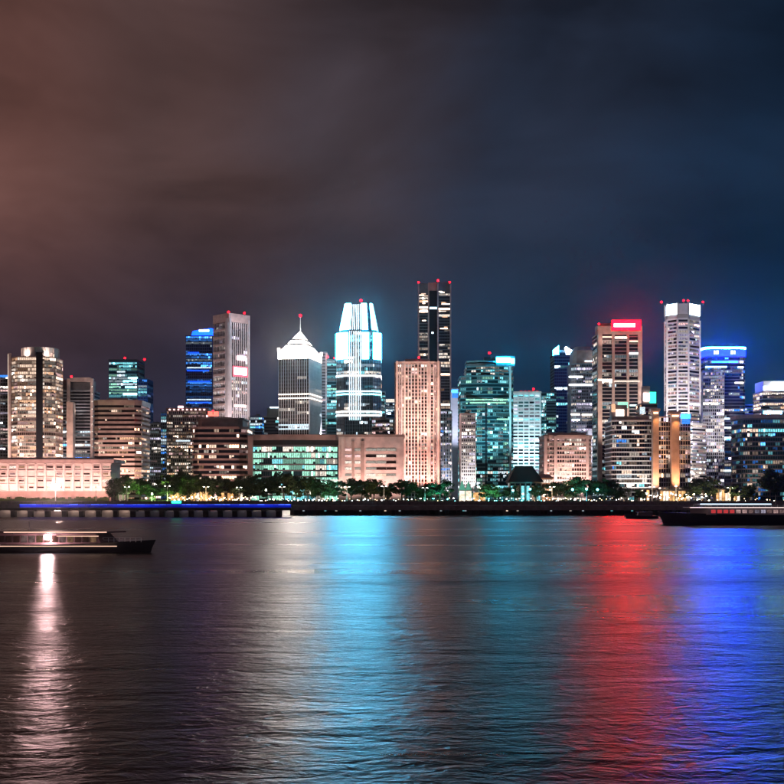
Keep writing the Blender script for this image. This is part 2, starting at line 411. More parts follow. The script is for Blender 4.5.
mb = MB(); mb.add([(-1500, SHORE+53, GZ-.008), (1500, SHORE+53, GZ-.008), (1500, SHORE+70, GZ-.008), (-1500, SHORE+70, GZ-.008)], [(0,1,2,3)], 'asphalt'); structure(mb.build('road'))

# ================================================================== BUILDINGS, from the lamp-lit hall at one end to the round office at the other
WARM = (('warm', 5), ('white', 3), ('amber', 2), ('pink', 1))
COOL = (('cool', 5), ('teal', 3), ('white', 2))
MIXW = (('white', 4), ('warm', 3), ('cool', 2), ('teal', 1))
TEAL = (('teal', 6), ('cool', 3), ('green', 1))
BLUE = (('blue', 7), ('cool', 2))
PALE = (('lilac', 4), ('white', 4), ('pink', 2), ('cool', 2))
def cx_of(pts): return sum(p[0] for p in pts)/len(pts), sum(p[1] for p in pts)/len(pts)
def B(name, label, pts, cat='building'): c = cx_of(pts); return Building(name, label, c[0], c[1], cat)

# slim dim tower cut by the frame
D = 1260; p = rect(-22, 8, D, 34); b = B('office_tower', 'dim grey slab tower beside the rounded warm-lit tower with pale drum crown', p)
b.vol(p, 0, H(376, D), bay=4.5, band='cladding_grey', bh=1.6, fin='cladding_grey', lit=.35, pal=PALE, lev=(6, 4, 1, 1)); b.roofbox(p, H(376, D), 3)
b.pxbox('sign_band', -3, 8, 375, 377.3, D-1.2, .8, 'window_blue_2'); b.done()

# rounded warm tower with drum crown
D = 1200; q = rect(9, 53, D, 44); p = chamfer(q, 9); b = B('office_tower', 'warm-lit rounded tower with pale drum crown and dark central glass strip', p)
b.vol(p, 0, H(357, D), fl=4.1, bay=3.6, glass='glass_brown', band='stone_tan', bh=1.0, bp=.45, fin='stone_tan', fw=.35, fp=.3, lit=.80, pal=WARM, lev=(3, 5, 4, 1.6), full=.12, dark=.06, run=.66)
b.pxbox('glass_strip', 36, 42.5, 352, 492, D-1.8, 6, 'glass_dark', 'dark vertical glass strip')
for px in (9.3, 51.8): b.pxbox('pilaster', px-1.0, px+1.0, 353, 492, D+7.5, 4, 'stone_pink')
for px in (8.2, 53.2): b.pxbox('light_line', px-.35, px+.35, 354, 460, D+9, 2, 'led_warm')
dr = [(X(34, D)+19*math.cos(a), D+22+19*math.sin(a)) for a in [i*2*math.pi/24 for i in range(24)]]
b.pr('crown_drum', dr, H(357, D), H(346.5, D), 'plaster_white', label='pale floodlit drum crown')
for i in range(12):
    a = dr[i*2]; c0 = (X(34, D), D+22); v = ((a[0]-c0[0])*1.02+c0[0], (a[1]-c0[1])*1.02+c0[1])
    b.box('crown_rib', v[0]-.5, v[0]+.5, v[1]-.5, v[1]+.5, H(357, D)+.6, H(347, D), 'stone_pink')
for px in (24, 44): b.flood(X(px, D), D+.6, H(357, D)+2, X(px, D)+1, D+10, H(350, D), 9000, (1, .72, .56), 120)
for px in (20, 42): b.flood(X(px, D), D-26, 1.5, X(px, D), D, 60, 260000, (1, .66, .45), 95)
b.done()

# dark twin-frame tower with thin warm slab in front
D = 1240; p = rect(63, 92, D, 32); b = B('office_tower', 'dark tower with pale rooftop frame, red beacon and thin warm slab wall', p)
b.vol(p, 0, H(391, D), bay=4.4, band='cladding_grey', bh=1.5, lit=.20, pal=(('blue', 1), ('cool', 4), ('white', 3)), lev=(4, 4, 2, 2), full=.05, dark=.3)
b.pxbox('roof_block', 71, 91, 380, 391, D+4, 20, 'cladding_grey')
b.pxbox('side_wing', 60.5, 66, 380, 492, D+6, 22, 'stone_brown'); b.pxbox('frame_post', 66.8, 70, 378.5, 492, D-1, 6, 'stone_pink'); b.pxbox('frame_post', 90.3, 93, 378.5, 492, D-1, 6, 'stone_pink')
b.pxbox('frame_beam', 70, 90.3, 377.5, 381.5, D-.6, 5, 'stone_pink')
b.pxbox('slab_wall', 66.5, 73, 402, 492, D-16, 9, 'stone_tan', 'thin warm floodlit slab wall')
b.flood(X(70, D-40), D-46, 2, X(70, D), D-16, 60, 170000, (1, .66, .42), 60); b.flood(X(80, D), D-7, H(391, D)-30, X(82, D), D, H(380, D), 7000, (1, .85, .8), 110)
for i in range(9): b.pxbox('corner_lamp', 91.6, 92.6, 386+i*7.5, 387+i*7.5, D-1.6, .5, 'window_white_2')
b.beacon(71.5, 376.5, D, 1.7); b.roofbox(p, H(380, D), 2, 2); b.done()

# brown stepped office with ribbon windows
D = 1030; p = chamfer(rect(93, 140, D, 46), 5); b = B('office_block', 'brown stone office block with ribbon windows beside the floodlit low hall', p)
b.vol(p, 0, H(404, D), fl=4.5, bay=3.2, glass='glass_brown', band='stone_tan', bh=2.2, bp=.7, lit=.42, pal=(('amber', 4), ('warm', 5), ('white', 2)), lev=(4, 4, 3, 1.3), dark=.2, run=.6)
b.pr('parapet', offset(p, .9), H(404, D)+.8, H(401, D)+1, 'stone_tan'); b.pxbox('roof_block', 107, 128, 398, 402, D+10, 18, 'stone_tan')
for px in (100, 118, 134): b.flood(X(px, D), D-20, 1.5, X(px, D), D, 42, 80000, (1, .60, .36), 110)
b.roofbox(p, H(400.5, D), 2, 3); b.done()

# tower with cyan bands
D = 1400; p = rect(109, 137, D, 40); b = B('office_tower', 'dark glass tower with cyan window bands, two red beacons and blue-lit lower wing', p)
b.vol(p, 0, H(362, D), bay=4.2, glass='glass_teal', band='cladding_teal', bh=1.2, fin='metal_dark', fw=.4, fp=.6, lit=.55, pal=TEAL, lev=(4, 4, 2, .7), full=.14, dark=.15, run=.8)
p2 = rect(137.3, 147, D+3, 34)
b.vol(p2, 0, H(379, D), bay=3.4, glass='glass_blue', band='cladding_blue', bh=1.0, fin='cladding_blue', fw=.4, lit=.78, pal=(('blue', 5), ('teal', 5), ('cool', 2)), lev=(3, 4, 3, 1), name='wing', run=.7)
b.pr('parapet', offset(p, .8), H(362, D)+.9, H(359.5, D), 'metal_dark')
b.pxbox('light_band', 123, 137, 393, 395.2, D-1.2, .9, 'led_cool'); b.pxbox('light_band', 128, 137.5, 377, 378.6, D-1.2, .9, 'window_teal_3')
b.pxbox('light_band', 117, 125, 371, 372.4, D-1.2, .9, 'window_cool_2')
b.flood(X(128, D-60), D-70, 40, X(128, D), D, 110, 300000, (.2, .6, 1), 50); b.beacon(125, 358, D, 1.8); b.beacon(144.5, 359.5, D+4, 1.8, 27); b.roofbox(p, H(360, D), 4, 3); b.done()

# low floodlit hall at the waterside
D = 945; p = rect(-30, 110.5, D, 34); b = B('waterfront_hall', 'long low floodlit pale hall with flat overhanging roof behind blue-lit jetty', p)
zb_ = H(491, D); zt_ = H(464, D)
b.pr('plinth', offset(p, .6), 0, zb_, 'stone_brown')
b.vol(p, zb_, zt_, fl=6.4, bay=6.5, glass='plaster_white', band='plaster_white', bh=1.0, bp=.9, lit=0, win=False, base_band=True)
nfl = 4; fh_ = (zt_-zb_)/nfl
for g in range(15):                              # window groups between pale piers
    xa, xc = X(-29+g*9.3, D), X(-29+(g+1)*9.3, D)
    b.box('pier', xa-.7, xa+.7, D-1.4, D, zb_, zt_-.1, 'plaster_white')
    for f in range(nfl):
        for k in range(1):
            if rng.random() < .12: continue
            t0 = xa+rng.uniform(.8, 2); t1 = xc-rng.uniform(.8, 2.6); m = rng.choice(['glass_brown', 'glass_brown', 'window_warm_1', 'window_pink_1', 'window_warm_2', 'window_white_2', 'window_amber_1'])
            b.box('window', t0, t1, D-.25, D-.05, zb_+f*fh_+fh_*.42, zb_+f*fh_+fh_*.66, m)
            if rng.random() < .7: b.box('awning', t0-.1, t1+.1, D-1.0, D-.06, zb_+f*fh_+fh_*.74, zb_+f*fh_+fh_*.80, 'plaster_white')
b.pr('roof', offset(p, 3.5), zt_+1, H(459.5, D), 'stone_pink', label='flat overhanging pinkish roof'); b.pxbox('roof_ridge', -30, 108, 457.5, 459.6, D+8, 20, 'stone_brown')
mbx = MB()
for i in range(70):
    xx = X(-28+i*1.97, D)-b.c[0]; mbx.box(xx-1.1, xx+1.1, D-3.4-b.c[1], D-1.8-b.c[1], .3, rng.uniform(1.8, 4.2), 'lawn')
b.part('planter_hedge', mbx, 'stuff')
for px in (-20, 2, 24, 46, 68, 90, 107): b.flood(X(px, D), D-20, 4.0, X(px, D), D, 18, 30000, (1, .50, .36), 130)
b.roofbox(p, H(459.5, D), 2, 3); b.done()

# small blocks behind the trees
D = 1320; p = rect(146, 161, D, 26); b = B('apartment_block', 'small grey block with scattered white windows beside blue-lit tower wing', p)
b.vol(p, 0, H(424, D), bay=3.6, fl=4.2, band='concrete', bh=1.6, fin='concrete', fw=1.0, lit=.45, pal=PALE, lev=(3, 4, 3, 1)); b.roofbox(p, H(424, D), 3, 2); b.done()
D = 1280; p = rect(161, 168, D, 24); b = B('apartment_tower', 'thin blue-white lit tower rising behind the tree tops', p)
b.vol(p, 0, H(413, D), bay=3.2, fl=4.0, band='cladding_grey', bh=1.0, fin='cladding_grey', lit=.8, pal=(('cool', 5), ('blue', 2), ('teal', 1)), lev=(3, 4, 3, 1)); b.roofbox(p, H(413, D), 2, 2); b.done()
D = 1160; p = rect(167, 208, D, 36); b = B('hotel_block', 'square hotel block with warm window grid and pink roof lights', p, 'hotel')
b.vol(p, 0, H(411, D), bay=3.3, fl=3.9, band='stone_brown', bh=1.3, fin='stone_pink', fw=.7, fp=.75, lit=.58, pal=WARM, lev=(6, 4, 1.5, .5), run=.3)
b.pr('parapet', offset(p, .9), H(411, D)+.9, H(408, D), 'stone_brown')
for i in range(9): b.pxbox('roof_lamp', 169+i*4.3, 170.4+i*4.3, 409, 410.2, D-1.6, .6, 'window_pink_3')
b.pxbox('light_band', 176, 190, 440, 441.5, D-1.3, .5, 'window_cool_2'); b.pxbox('roof_sign', 178, 183, 406, 408, D+3, 1, 'sign_pinkwhite')
b.roofbox(p, H(408, D), 3, 3); b.done()

# dark brown slab-stacked block
D = 1000; p = chamfer(rect(192, 246, D, 50), 6); b = B('office_block', 'dark brown block of stacked slabs with scattered warm windows and red roof lamp', p)
b.vol(p, 0, H(428, D), fl=5.2, bay=3.6, glass='glass_dark', band='stone_brown', bh=2.0, bp=1.2, lit=.26, pal=WARM, lev=(2, 4, 3, 1.4), full=0, dark=.2, run=.35)
b.pr('upper_storey', offset(p, -4), H(428, D)+1.3, H(419, D), 'stone_brown'); b.pr('roof', offset(p, -2.5), H(419, D), H(417.5, D), 'concrete_dark')
b.pxbox('roof_sign', 208, 218, 411.5, 416, D+12, 2, 'sign_orange', 'glowing red-orange roof lantern')
MATS['sign_orange'].node_tree.nodes['Emission'].inputs[0].default_value = (1, .07, .05, 1)
b.beacon(213, 411, D+12, 1.2); b.flood(X(214, D), D-40, 1.5, X(214, D), D, 40, 70000, (1, .55, .35), 110); b.roofbox(p, H(417.5, D), 2.5, 3); b.done()

# deep blue tower
D = 1450; p = rect(186, 212, D, 38); b = B('office_tower', 'deep blue lit glass tower with slanted glowing crown', p)
b.vol(p, 0, H(336, D), bay=4.0, glass='glass_blue', band='cladding_blue', bh=1.1, fin='cladding_blue', fw=.4, lit=.62, pal=(('blue', 12), ('cool', 1)), lev=(5, 4, 1.6, .5), full=.14, dark=.16, run=.85)
Dk = D+1; a0, a1 = X(191, D), X(211, D)
mbx = MB(); ox, oy = b.c
mbx.add([(a0-ox, Dk-oy, H(336, D)), (a1-ox, Dk-oy, H(336, D)), (a1-ox, Dk+30-oy, H(336, D)), (a0-ox, Dk+30-oy, H(336, D)),
         (a0+2-ox, Dk-oy, H(331, D)), (a1-ox, Dk-oy, H(328, D)), (a1-ox, Dk+30-oy, H(326, D)), (a0+8-ox, Dk+30-oy, H(326, D))],
        [(3,2,1,0),(4,5,6,7),(0,1,5,4),(1,2,6,5),(2,3,7,6),(3,0,4,7)], 'tower_blue'); b.part('crown', mbx, None, 'slanted blue glowing crown')
b.pxbox('crown_light', 199, 209, 329.5, 331.5, D-.5, .9, 'window_cool_3')
for (y0, a, c) in ((367, 187, 211), (370, 187, 209), (381, 188, 210), (399, 187, 211), (402, 189, 210), (352, 188, 199)): b.pxbox('light_band', a, c, y0, y0+1.2, D-1.2, .6, 'window_cool_2' if y0 in (367, 399) else 'tower_blue_soft')
b.done()

# pinkish white corner tower with lit signs
D = 1300; p = corner(214, 229, 249, D, 1.0); b = B('office_tower', 'tall pinkish white corner tower with pale fins and glowing pink signs', p)
b.vol(p, 0, H(322, D), fl=4.3, bay=4.9, band='concrete_dark', bh=.8, bp=.3, fin='stone_white', fw=1.35, fp=1.0, lit=.40, pal=PALE, lev=(5, 4, 2, .6), run=.35)
b.pr('crown', offset(p, .8), H(322, D)+.5, H(313, D), 'stone_pink', label='plain pale crown storey')
Cc, Rr, Bk, Ll = [Vector(v) for v in p]
def onface(bd, a, c, t0, t1, z0, z1, mat, name, out=1.6, th=.6):
    d = (c-a); n = Vector((d.y, -d.x)).normalized(); q = [a+d*t0+n*(out-th), a+d*t0+n*out, a+d*t1+n*out, a+d*t1+n*(out-th)]
    m_ = MB(); m_.prism(bd.loc([tuple(v) for v in q]), z0, z1, mat); return bd.part(name, m_)
for (y0, y1, t0, t1, m) in ((355, 359, .36, .80, 'sign_pinkwhite'), (367, 374, .22, .84, 'sign_pinkwhite'), (404, 406.5, .24, .82, 'window_pink_3')): onface(b, Cc, Rr, t0, t1, H(y1, D), H(y0, D), m, 'sign')
onface(b, Cc, Rr, .16, .90, H(376, D), H(365.5, D), 'halo_pink', 'sign_halo', 1.45, .5)  # glowing panel imitating the pink halo around the sign
for i in range(18): onface(b, Ll, Cc, .05, .80, H(330+i*7.5, D), H(328+i*7.5, D), 'stone_pink', 'balcony', 1.9, 1.4)
onface(b, Ll, Cc, .84, .995, 0, H(318, D), 'stone_white', 'corner_pier', 1.5, 1.4); onface(b, Cc, Rr, .0, .07, 0, H(318, D), 'stone_white', 'corner_pier', 1.5, 1.4); onface(b, Cc, Rr, .93, 1.0, 0, H(318, D), 'stone_white', 'corner_pier', 1.5, 1.4)
b.flood(X(236, D-60), D-50, 38, X(238, D), D+8, 130, 340000, (1, .76, .80), 60); b.flood(X(222, D-60), D-50, 38, X(221, D), D+8, 110, 110000, (1, .72, .68), 60)
b.flood(X(240, D), D-5, H(330, D), X(239, D), D+10, H(316, D), 6000, (1, .7, .7), 120)
b.beacon(228.5, 312, D, 1.8); b.beacon(244.5, 313, D+14, 1.8); b.done()

# small far blocks
D = 1420; p = rect(247, 262, D, 30); b = B('office_block', 'small far block with blue-white windows beside the pinkish corner tower', p)
b.vol(p, 0, H(417, D), bay=3.6, lit=.4, band='cladding_blue', pal=(('blue', 3), ('teal', 4), ('cool', 2)), lev=(3, 4, 3, 1)); b.roofbox(p, H(417, D), 4, 2); b.done()
D = 1360; p = rect(264, 281, D, 30); b = B('office_block', 'dark low tower with one bright roof line behind the pyramid-topped tower', p)
b.vol(p, 0, H(417, D), bay=3.6, lit=.16, band='concrete_dark', pal=COOL, lev=(4, 4, 2, 1)); b.pxbox('roof_block', 267, 280, 408, 417, D+5, 14, 'concrete_dark'); b.pxbox('light_band', 270, 281, 406.8, 408, D+4, 8, 'window_cool_3'); b.done()

# pyramid tower
D = 1250; p = corner(279, 309, 321, D, .42); b = B('office_tower', 'finned tower with glowing white pyramid roof and tall spire', p)
b.vol(p, 0, H(358, D), fl=4.3, bay=4.6, glass='glass_brown', band='concrete_dark', bh=.7, bp=.25, fin='stone_white', fw=.6, fp=.8, lit=.20, pal=(('white', 3), ('cool', 3), ('teal', 2)), lev=(5, 4, 2, .6), full=.03, dark=.5, run=.75)
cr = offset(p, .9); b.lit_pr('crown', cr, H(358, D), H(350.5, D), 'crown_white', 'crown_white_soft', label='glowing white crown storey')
pc = Vector(cx_of(p)); zt = H(329, D)
def lerp(k, base=cr): return [tuple(pc+(Vector(q)-pc)*k) for q in base]
zs = [350.0, 341.4, 336.0, 328.3]; ks = [.90, .555, .338, .03]
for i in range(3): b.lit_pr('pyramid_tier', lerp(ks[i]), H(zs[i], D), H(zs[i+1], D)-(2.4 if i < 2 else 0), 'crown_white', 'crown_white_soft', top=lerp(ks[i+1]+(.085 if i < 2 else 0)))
for i in (1, 2): b.pr('pyramid_ledge', lerp(ks[i]+.085), H(zs[i], D)-2.4, H(zs[i], D), 'concrete_dark', top=lerp(ks[i]))
for q in lerp(.97): b.box('corner_turret', q[0]-1.4, q[0]+1.4, q[1]-1.4, q[1]+1.4, H(350.5, D), H(347, D), 'crown_white_soft')
mbx = MB(); mbx.tube((pc.x-b.c[0], pc.y-b.c[1], H(329.5, D)), (pc.x-b.c[0], pc.y-b.c[1], H(312, D)), .55, .25, 'metal_white', 8); b.part('spire', mbx)
mbx = MB(); mbx.ball((pc.x-b.c[0], pc.y-b.c[1], H(311.5, D)), 1.5, 'beacon_red', 8, 5); b.part('beacon', mbx)
Cc, Rr, Bk, Ll = [Vector(v) for v in p]
for (yy, m) in ((393.5, 'window_white_3'), (397.5, 'window_white_3')): onface(b, Ll, Cc, .0, 1.0, H(yy+.9, D), H(yy, D), m, 'light_band', 1.5, .5); onface(b, Cc, Rr, .0, 1.0, H(yy+.9, D), H(yy, D), m, 'light_band', 1.5, .5)
for i in range(10): onface(b, Ll, Cc, .28+i*.05, .31+i*.05, H(356, D), H(353, D), 'stone_brown', 'crown_slot', 1.3, .3)
for yy in (424, 428): onface(b, Ll, Cc, .0, 1.0, H(yy+1.5, D), H(yy, D), 'window_cool_2', 'light_band', 1.5, .5)
b.flood(X(294, D-60), D-40, 48, X(294, D), D, 120, 120000, (1, .80, .76), 70)
b.done()

# narrow slab + cyan tower between pyramid tower and cyan-crowned tower
D = 1345; p = rect(320.5, 326.5, D, 26); b = B('slab_tower', 'thin lilac grey windowless slab tower beside the pyramid-topped tower', p)
b.vol(p, 0, H(353, D), bay=5, band='cladding_grey', bh=2.6, fin='stone_white', fw=2.2, fp=.9, lit=.1, pal=PALE); b.flood(X(323, D-60), D-60, 60, X(323, D), D, 130, 150000, (.85, .85, 1), 40); b.done()
D = 1340; p = rect(327, 337, D, 30); b = B('office_tower', 'narrow dark tower with cyan window rows and red roof beacon', p)
b.vol(p, 0, H(360, D), bay=3.6, glass='glass_teal', band='cladding_teal', lit=.55, pal=TEAL, lev=(3, 4, 3, 1.2), full=.12, dark=.25, run=.85); b.beacon(328, 357, D, 1.6); b.beacon(334, 358, D, 1.2); b.roofbox(p, H(360, D), 3, 2); b.done()

# cyan-crowned tower
D = 1200; q = rect(336.5, 380.5, D, 46); p = chamfer(q, 8); b = B('office_tower', 'tall tower with stepped glowing white-cyan crown of tapering panels', p)
b.vol(p, 0, H(360, D), fl=4.2, bay=2.9, glass='glass_dark', band='concrete_dark', bh=.9, bp=.35, fin='stone_white', fw=.35, fp=.6, lit=.32, pal=(('white', 4), ('cool', 4), ('teal', 2)), lev=(4, 4, 2.5, .7), full=.07, dark=.3, run=.75)
b.vol(offset(p, -.5), H(360, D)+.4, H(331.5, D), fl=4.2, bay=3, band='concrete_dark', bh=.6, bp=.3, lit=.5, pal=COOL, lev=(2, 3, 3, 1), name='upper_shaft')
p3 = offset(p, -3.4); p4 = offset(p, -9)
b.pr('crown_core', p3, H(331.5, D), H(303.5, D), 'glass_dark', top=p4)
zA, zB = H(359, D), H(332.5, D); nP = len(p)
def wallpanel(bd, a, c, t0, t1, z0, z1, mat, name, a2=None, c2=None, out=.9, th=.7):
    a, c = Vector(a), Vector(c); a2 = Vector(a2) if a2 else a; c2 = Vector(c2) if c2 else c
    d = c-a; n = Vector((d.y, -d.x)).normalized(); d2 = c2-a2; n3 = Vector((n.x, n.y, 0))
    pts3 = []
    for o_ in (out-th, out):
        for (s_, dd, t, z) in ((a, d, t0, z0), (a, d, t1, z0), (a2, d2, t1, z1), (a2, d2, t0, z1)):
            w_ = s_+dd*t+n*o_; pts3.append((w_.x-bd.c[0], w_.y-bd.c[1], z))
    m_ = MB(); m_.add(pts3, [(3,2,1,0),(4,5,6,7),(0,1,5,4),(1,2,6,5),(2,3,7,6),(3,0,4,7)], mat); return bd.part(name, m_)
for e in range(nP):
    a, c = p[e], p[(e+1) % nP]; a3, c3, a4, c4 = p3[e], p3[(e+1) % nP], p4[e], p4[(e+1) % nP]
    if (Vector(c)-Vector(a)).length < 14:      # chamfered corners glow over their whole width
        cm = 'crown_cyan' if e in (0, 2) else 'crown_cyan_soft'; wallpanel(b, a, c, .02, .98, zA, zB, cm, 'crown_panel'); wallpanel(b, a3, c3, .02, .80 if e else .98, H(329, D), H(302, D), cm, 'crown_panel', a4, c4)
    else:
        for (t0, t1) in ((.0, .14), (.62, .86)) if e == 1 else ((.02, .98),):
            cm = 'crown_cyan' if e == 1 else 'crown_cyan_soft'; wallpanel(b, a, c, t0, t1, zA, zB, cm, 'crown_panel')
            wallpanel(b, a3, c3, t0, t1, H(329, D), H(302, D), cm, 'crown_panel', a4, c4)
        if e == 1:
            for k in range(6): t = .19+k*.075; wallpanel(b, a, c, t-.008, t+.008, H(420, D), H(331, D), 'window_cool_3', 'light_line', None, None, 1.3, .4); wallpanel(b, a3, c3, t-.01, t+.01, H(329, D), H(303, D), 'window_cool_3', 'light_line', a4, c4)
for i in range(9):
    for px in (336, 381): b.pxbox('rim_lamp', px-.9, px+.9, 334+i*2.9, 336+i*2.9, D+8, 2, 'crown_cyan_rim')
for (y0, a, c, m) in ((375, 336, 381, 'led_white'), (390.5, 335, 381, 'led_cool'), (393.5, 343, 368, 'window_teal_3'), (411, 340, 380, 'window_white_3'), (414.5, 336, 380, 'window_cool_3')):
    pb = offset(p, .95); zc = H(y0, D); b.pr('light_band', pb, zc-1.5, zc, m)
b.beacon(361, 300.5, D+20, 2.0, 5)
b.done()

# bits right of it
D = 1300; p = rect(377, 385, D, 24); b = B('apartment_tower', 'narrow tower edge with teal windows and an orange lamp beside cyan-crowned tower', p)
b.vol(p, 0, H(392, D), bay=3.4, band='cladding_grey', lit=.6, pal=TEAL+(('amber', 2),), lev=(3, 4, 3, 1)); b.pxbox('orange_lamp', 378, 381.5, 384, 388, D+4, 3, 'window_amber_3'); b.pxbox('lamp_post', 379, 380.5, 388, 393, D+5, 1, 'metal_dark'); b.done()
D = 1380; p = rect(386, 396, D, 28); b = B('office_block', 'small far block with lit yellowish top storey beside brown ribbed tower', p)
b.vol(p, 0, H(403, D), bay=3.4, band='cladding_blue', lit=.3, pal=COOL); b.pxbox('lit_storey', 386, 396, 399, 402, D-.8, 20, 'window_white_2'); b.done()
D = 1110; p = bowed(372, 400, D, 20, 9); b = B('office_block', 'low curved white-banded building above the pinkish mall roof', p)
b.vol(p, 0, H(419, D), fl=4.2, bay=3, band='concrete', bh=1.5, lit=.45, pal=PALE, lev=(3, 4, 3, .6)); b.roofbox(p, H(419, D), 3, 2); b.done()

# waterfront mall: glazed hall and stone block
D = 985; p = bowed(250, 337, D, 36, 7); b = B('glazed_hall', 'low hall with wide teal-lit glass front under a brown overhanging roof', p, 'hall')
b.vol(p, 0, H(446, D), fl=5.6, bay=3.4, glass='glass_teal', band='concrete_dark', bh=1.3, bp=.5, fin='metal_dark', fw=.25, fp=.35, lit=.93, pal=(('green', 5), ('teal', 2), ('white', 1)), lev=(0, 4, 6, .5), full=.4, dark=0, run=.8)
b.pr('dark_frieze', offset(p, 1.0), H(446, D)+1, H(440, D), 'glass_brown'); b.pr('roof', offset(p, 2.6), H(440, D), H(434.5, D), 'stone_brown', label='brown overhanging roof')
for px in (274, 306): b.pxbox('pier', px-.7, px+.7, 446, 492, D+2.5, 3, 'stone_brown')
b.pxbox('end_wall', 248, 252.3, 436, 492, D-1, 42, 'stone_brown'); b.pxbox('entrance_glow', 318, 334, 481, 485.5, D-6, 3, 'window_green_3'); b.pxbox('canopy', 314, 338, 479.5, 481, D-12, 13, 'metal_white')
b.pxbox('canopy_post', 316, 316.6, 481, 492, D-11, .7, 'metal_white'); b.pxbox('canopy_post', 335, 335.6, 481, 492, D-11, .7, 'metal_white')
b.flood(X(328, D), D-16, 2, X(338, D), D, 30, 26000, (.3, 1, .8), 90); b.flood(X(290, D), D-30, 2, X(290, D), D, 48, 60000, (1, .62, .5), 120); b.done()
D = 980; p = rect(338.5, 404, D, 44); b = B('stone_mall', 'low pinkish stone mall with rows of lit window slots', p, 'mall')
b.vol(p, 0, H(437, D), fl=7.0, bay=7, glass='stone_pink', band=None, lit=.0, win=False)
b.pr('roof', offset(p, .8), H(437, D), H(434.5, D), 'stone_brown')
b.pxbox('recess_column', 341, 344.5, 436.8, 492, D-.9, 1.2, 'stone_pink'); b.pxbox('recess_column', 352, 354, 441, 492, D-.9, 1.2, 'stone_brown'); b.pxbox('recess_column', 361, 364, 441, 492, D-.9, 1.2, 'stone_brown')
for i in range(5):
    yy = 448.5+i*6.3
    for (a, c, pr_) in ((345, 351.5, .9), (354.8, 360.4, .9), (366, 376, .6), (376.5, 386, .75), (386.5, 396, .5)):
        lit_ = rng.random() < pr_; b.pxbox('window_slot', a, c, yy, yy+2.4, D-.35, .6, rng.choice(['window_white_2', 'window_warm_2', 'window_white_1', 'window_pink_2']) if lit_ else 'glass_brown')
        b.pxbox('window_sill', a-.3, c+.3, yy+2.4, yy+3.1, D-.9, 1.1, 'stone_pink')
for px in (348, 372, 396): b.flood(X(px, D), D-22, 2, X(px, D), D, 34, 50000, (1, .58, .46), 120)
b.roofbox(p, H(434.5, D), 3, 4); b.done()

# warm ribbed tower
D = 1070; p = chamfer(rect(395.5, 440, D, 40), 6); b = B('apartment_tower', 'warm brown residential tower with tall vertical ribs, lit orange-red near its foot', p)
b.vol(p, 0, H(364, D), fl=3.7, bay=4.9, glass='glass_brown', band='stone_brown', bh=1.3, bp=.35, fin='stone_pink', fw=1.3, fp=.9, lit=.36, pal=WARM, lev=(4, 5, 2.5, .9), full=0, dark=.05, run=.2)
b.pr('parapet', offset(p, 1.0), H(364, D)+.7, H(361.5, D), 'stone_tan')
b.pr('upper_block', rect(405, 430, D+8, 24), H(361.5, D), H(358, D), 'stone_tan')
for (px, wd) in ((397, 2.2), (404, 1.2), (418, 1.6), (429, 1.6), (438.5, 2.2)): b.pxbox('rib', px-wd/2, px+wd/2, 361, 492, D-2.4, 3.2, 'stone_tan')
for i in range(13):
    px = 397.5+i*3.3; b.pxbox('light_line', px-.12, px+.12, rng.uniform(368, 420), rng.uniform(450, 484), D-1.5, .5, rng.choice(['window_white_1', 'window_warm_1', 'window_pink_2', 'window_white_2']))
for px in (400, 411, 422, 434): b.flood(X(px, D), D-15, 2, X(px, D), D, 75, 150000, (1, .55, .42), 80)
b.flood(X(418, D-60), D-70, 12, X(418, D), D, 105, 1000000, (1, .66, .54), 52)
b.flood(X(427, D), D-7, 2, X(428, D), D-2, 60, 110000, (1, .12, .07), 60)
b.beacon(419, 357.5, D+8, 1.4); b.roofbox(p, H(361.5, D), 2.5, 3); b.done()

# tallest dark tower
D = 1470; ql = rect(418.5, 429, D, 40); qr = rect(437.5, 451, D-6, 46); qm = rect(428, 439, D+5, 36)
b = B('skyscraper', 'tallest dark skyscraper of two joined shafts with red roof beacons', qm, 'skyscraper')
kw = dict(fl=4.2, bay=3.8, glass='glass_dark', band='concrete_dark', bh=1.1, bp=.4, fin='metal_dark', fw=.3, fp=.2, lit=.24, pal=(('warm', 5), ('white', 4), ('amber', 2)), lev=(4, 4, 2.5, .9), full=.08, dark=.35, run=.88)
b.vol(ql, 0, H(294, D), name='shaft', **kw); b.vol(qr, 0, H(294, D), name='shaft', **kw); b.vol(qm, 0, H(290, D), fl=8, bay=20, glass='glass_dark', band=None, win=False, name='core')
b.pr('crown', offset(ql, .4), H(294, D), H(283.5, D), 'concrete_dark'); b.pr('crown', offset(qr, .4), H(294, D), H(283, D), 'concrete_dark'); b.pr('crown', qm, H(290, D), H(282, D), 'stone_brown')
for px in (418.6, 428.6, 438, 450.6): b.pxbox('pilaster', px-.7, px+.7, 283, 492, D-8 if px > 430 else D-1.8, 5, 'stone_brown')
for (y0, a, c) in ((306.5, 418.5, 429), (308, 438, 451), (310.5, 419, 428)): b.pxbox('light_band', a, c, y0, y0+1.8, D-7.4 if a > 430 else D-1, .7, 'window_warm_3')
b.pxbox('light_band', 429.6, 436.8, 307, 309, D+4, .7, 'led_cool'); b.pxbox('light_band', 431.5, 433.5, 332, 333.5, D+4, .7, 'window_cool_3'); b.pxbox('light_band', 438, 450, 373.5, 375.2, D-7.4, .7, 'window_warm_3')
for i in range(22):
    yy = 291+abs(rng.gauss(0, 1))*24; a, c = (419, 428.4) if rng.random() < .45 else (438.4, 450.4); w0 = a+(c-a)*rng.uniform(0, .5); w1 = min(c, w0+(c-a)*rng.uniform(.25, .8))
    b.pxbox('lit_strip', w0, w1, yy, yy+1.0, D-6.75-i*.01 if a > 430 else D-.7-i*.01, .2, rng.choice(['window_warm_2', 'window_white_2', 'window_warm_3', 'window_amber_2']))
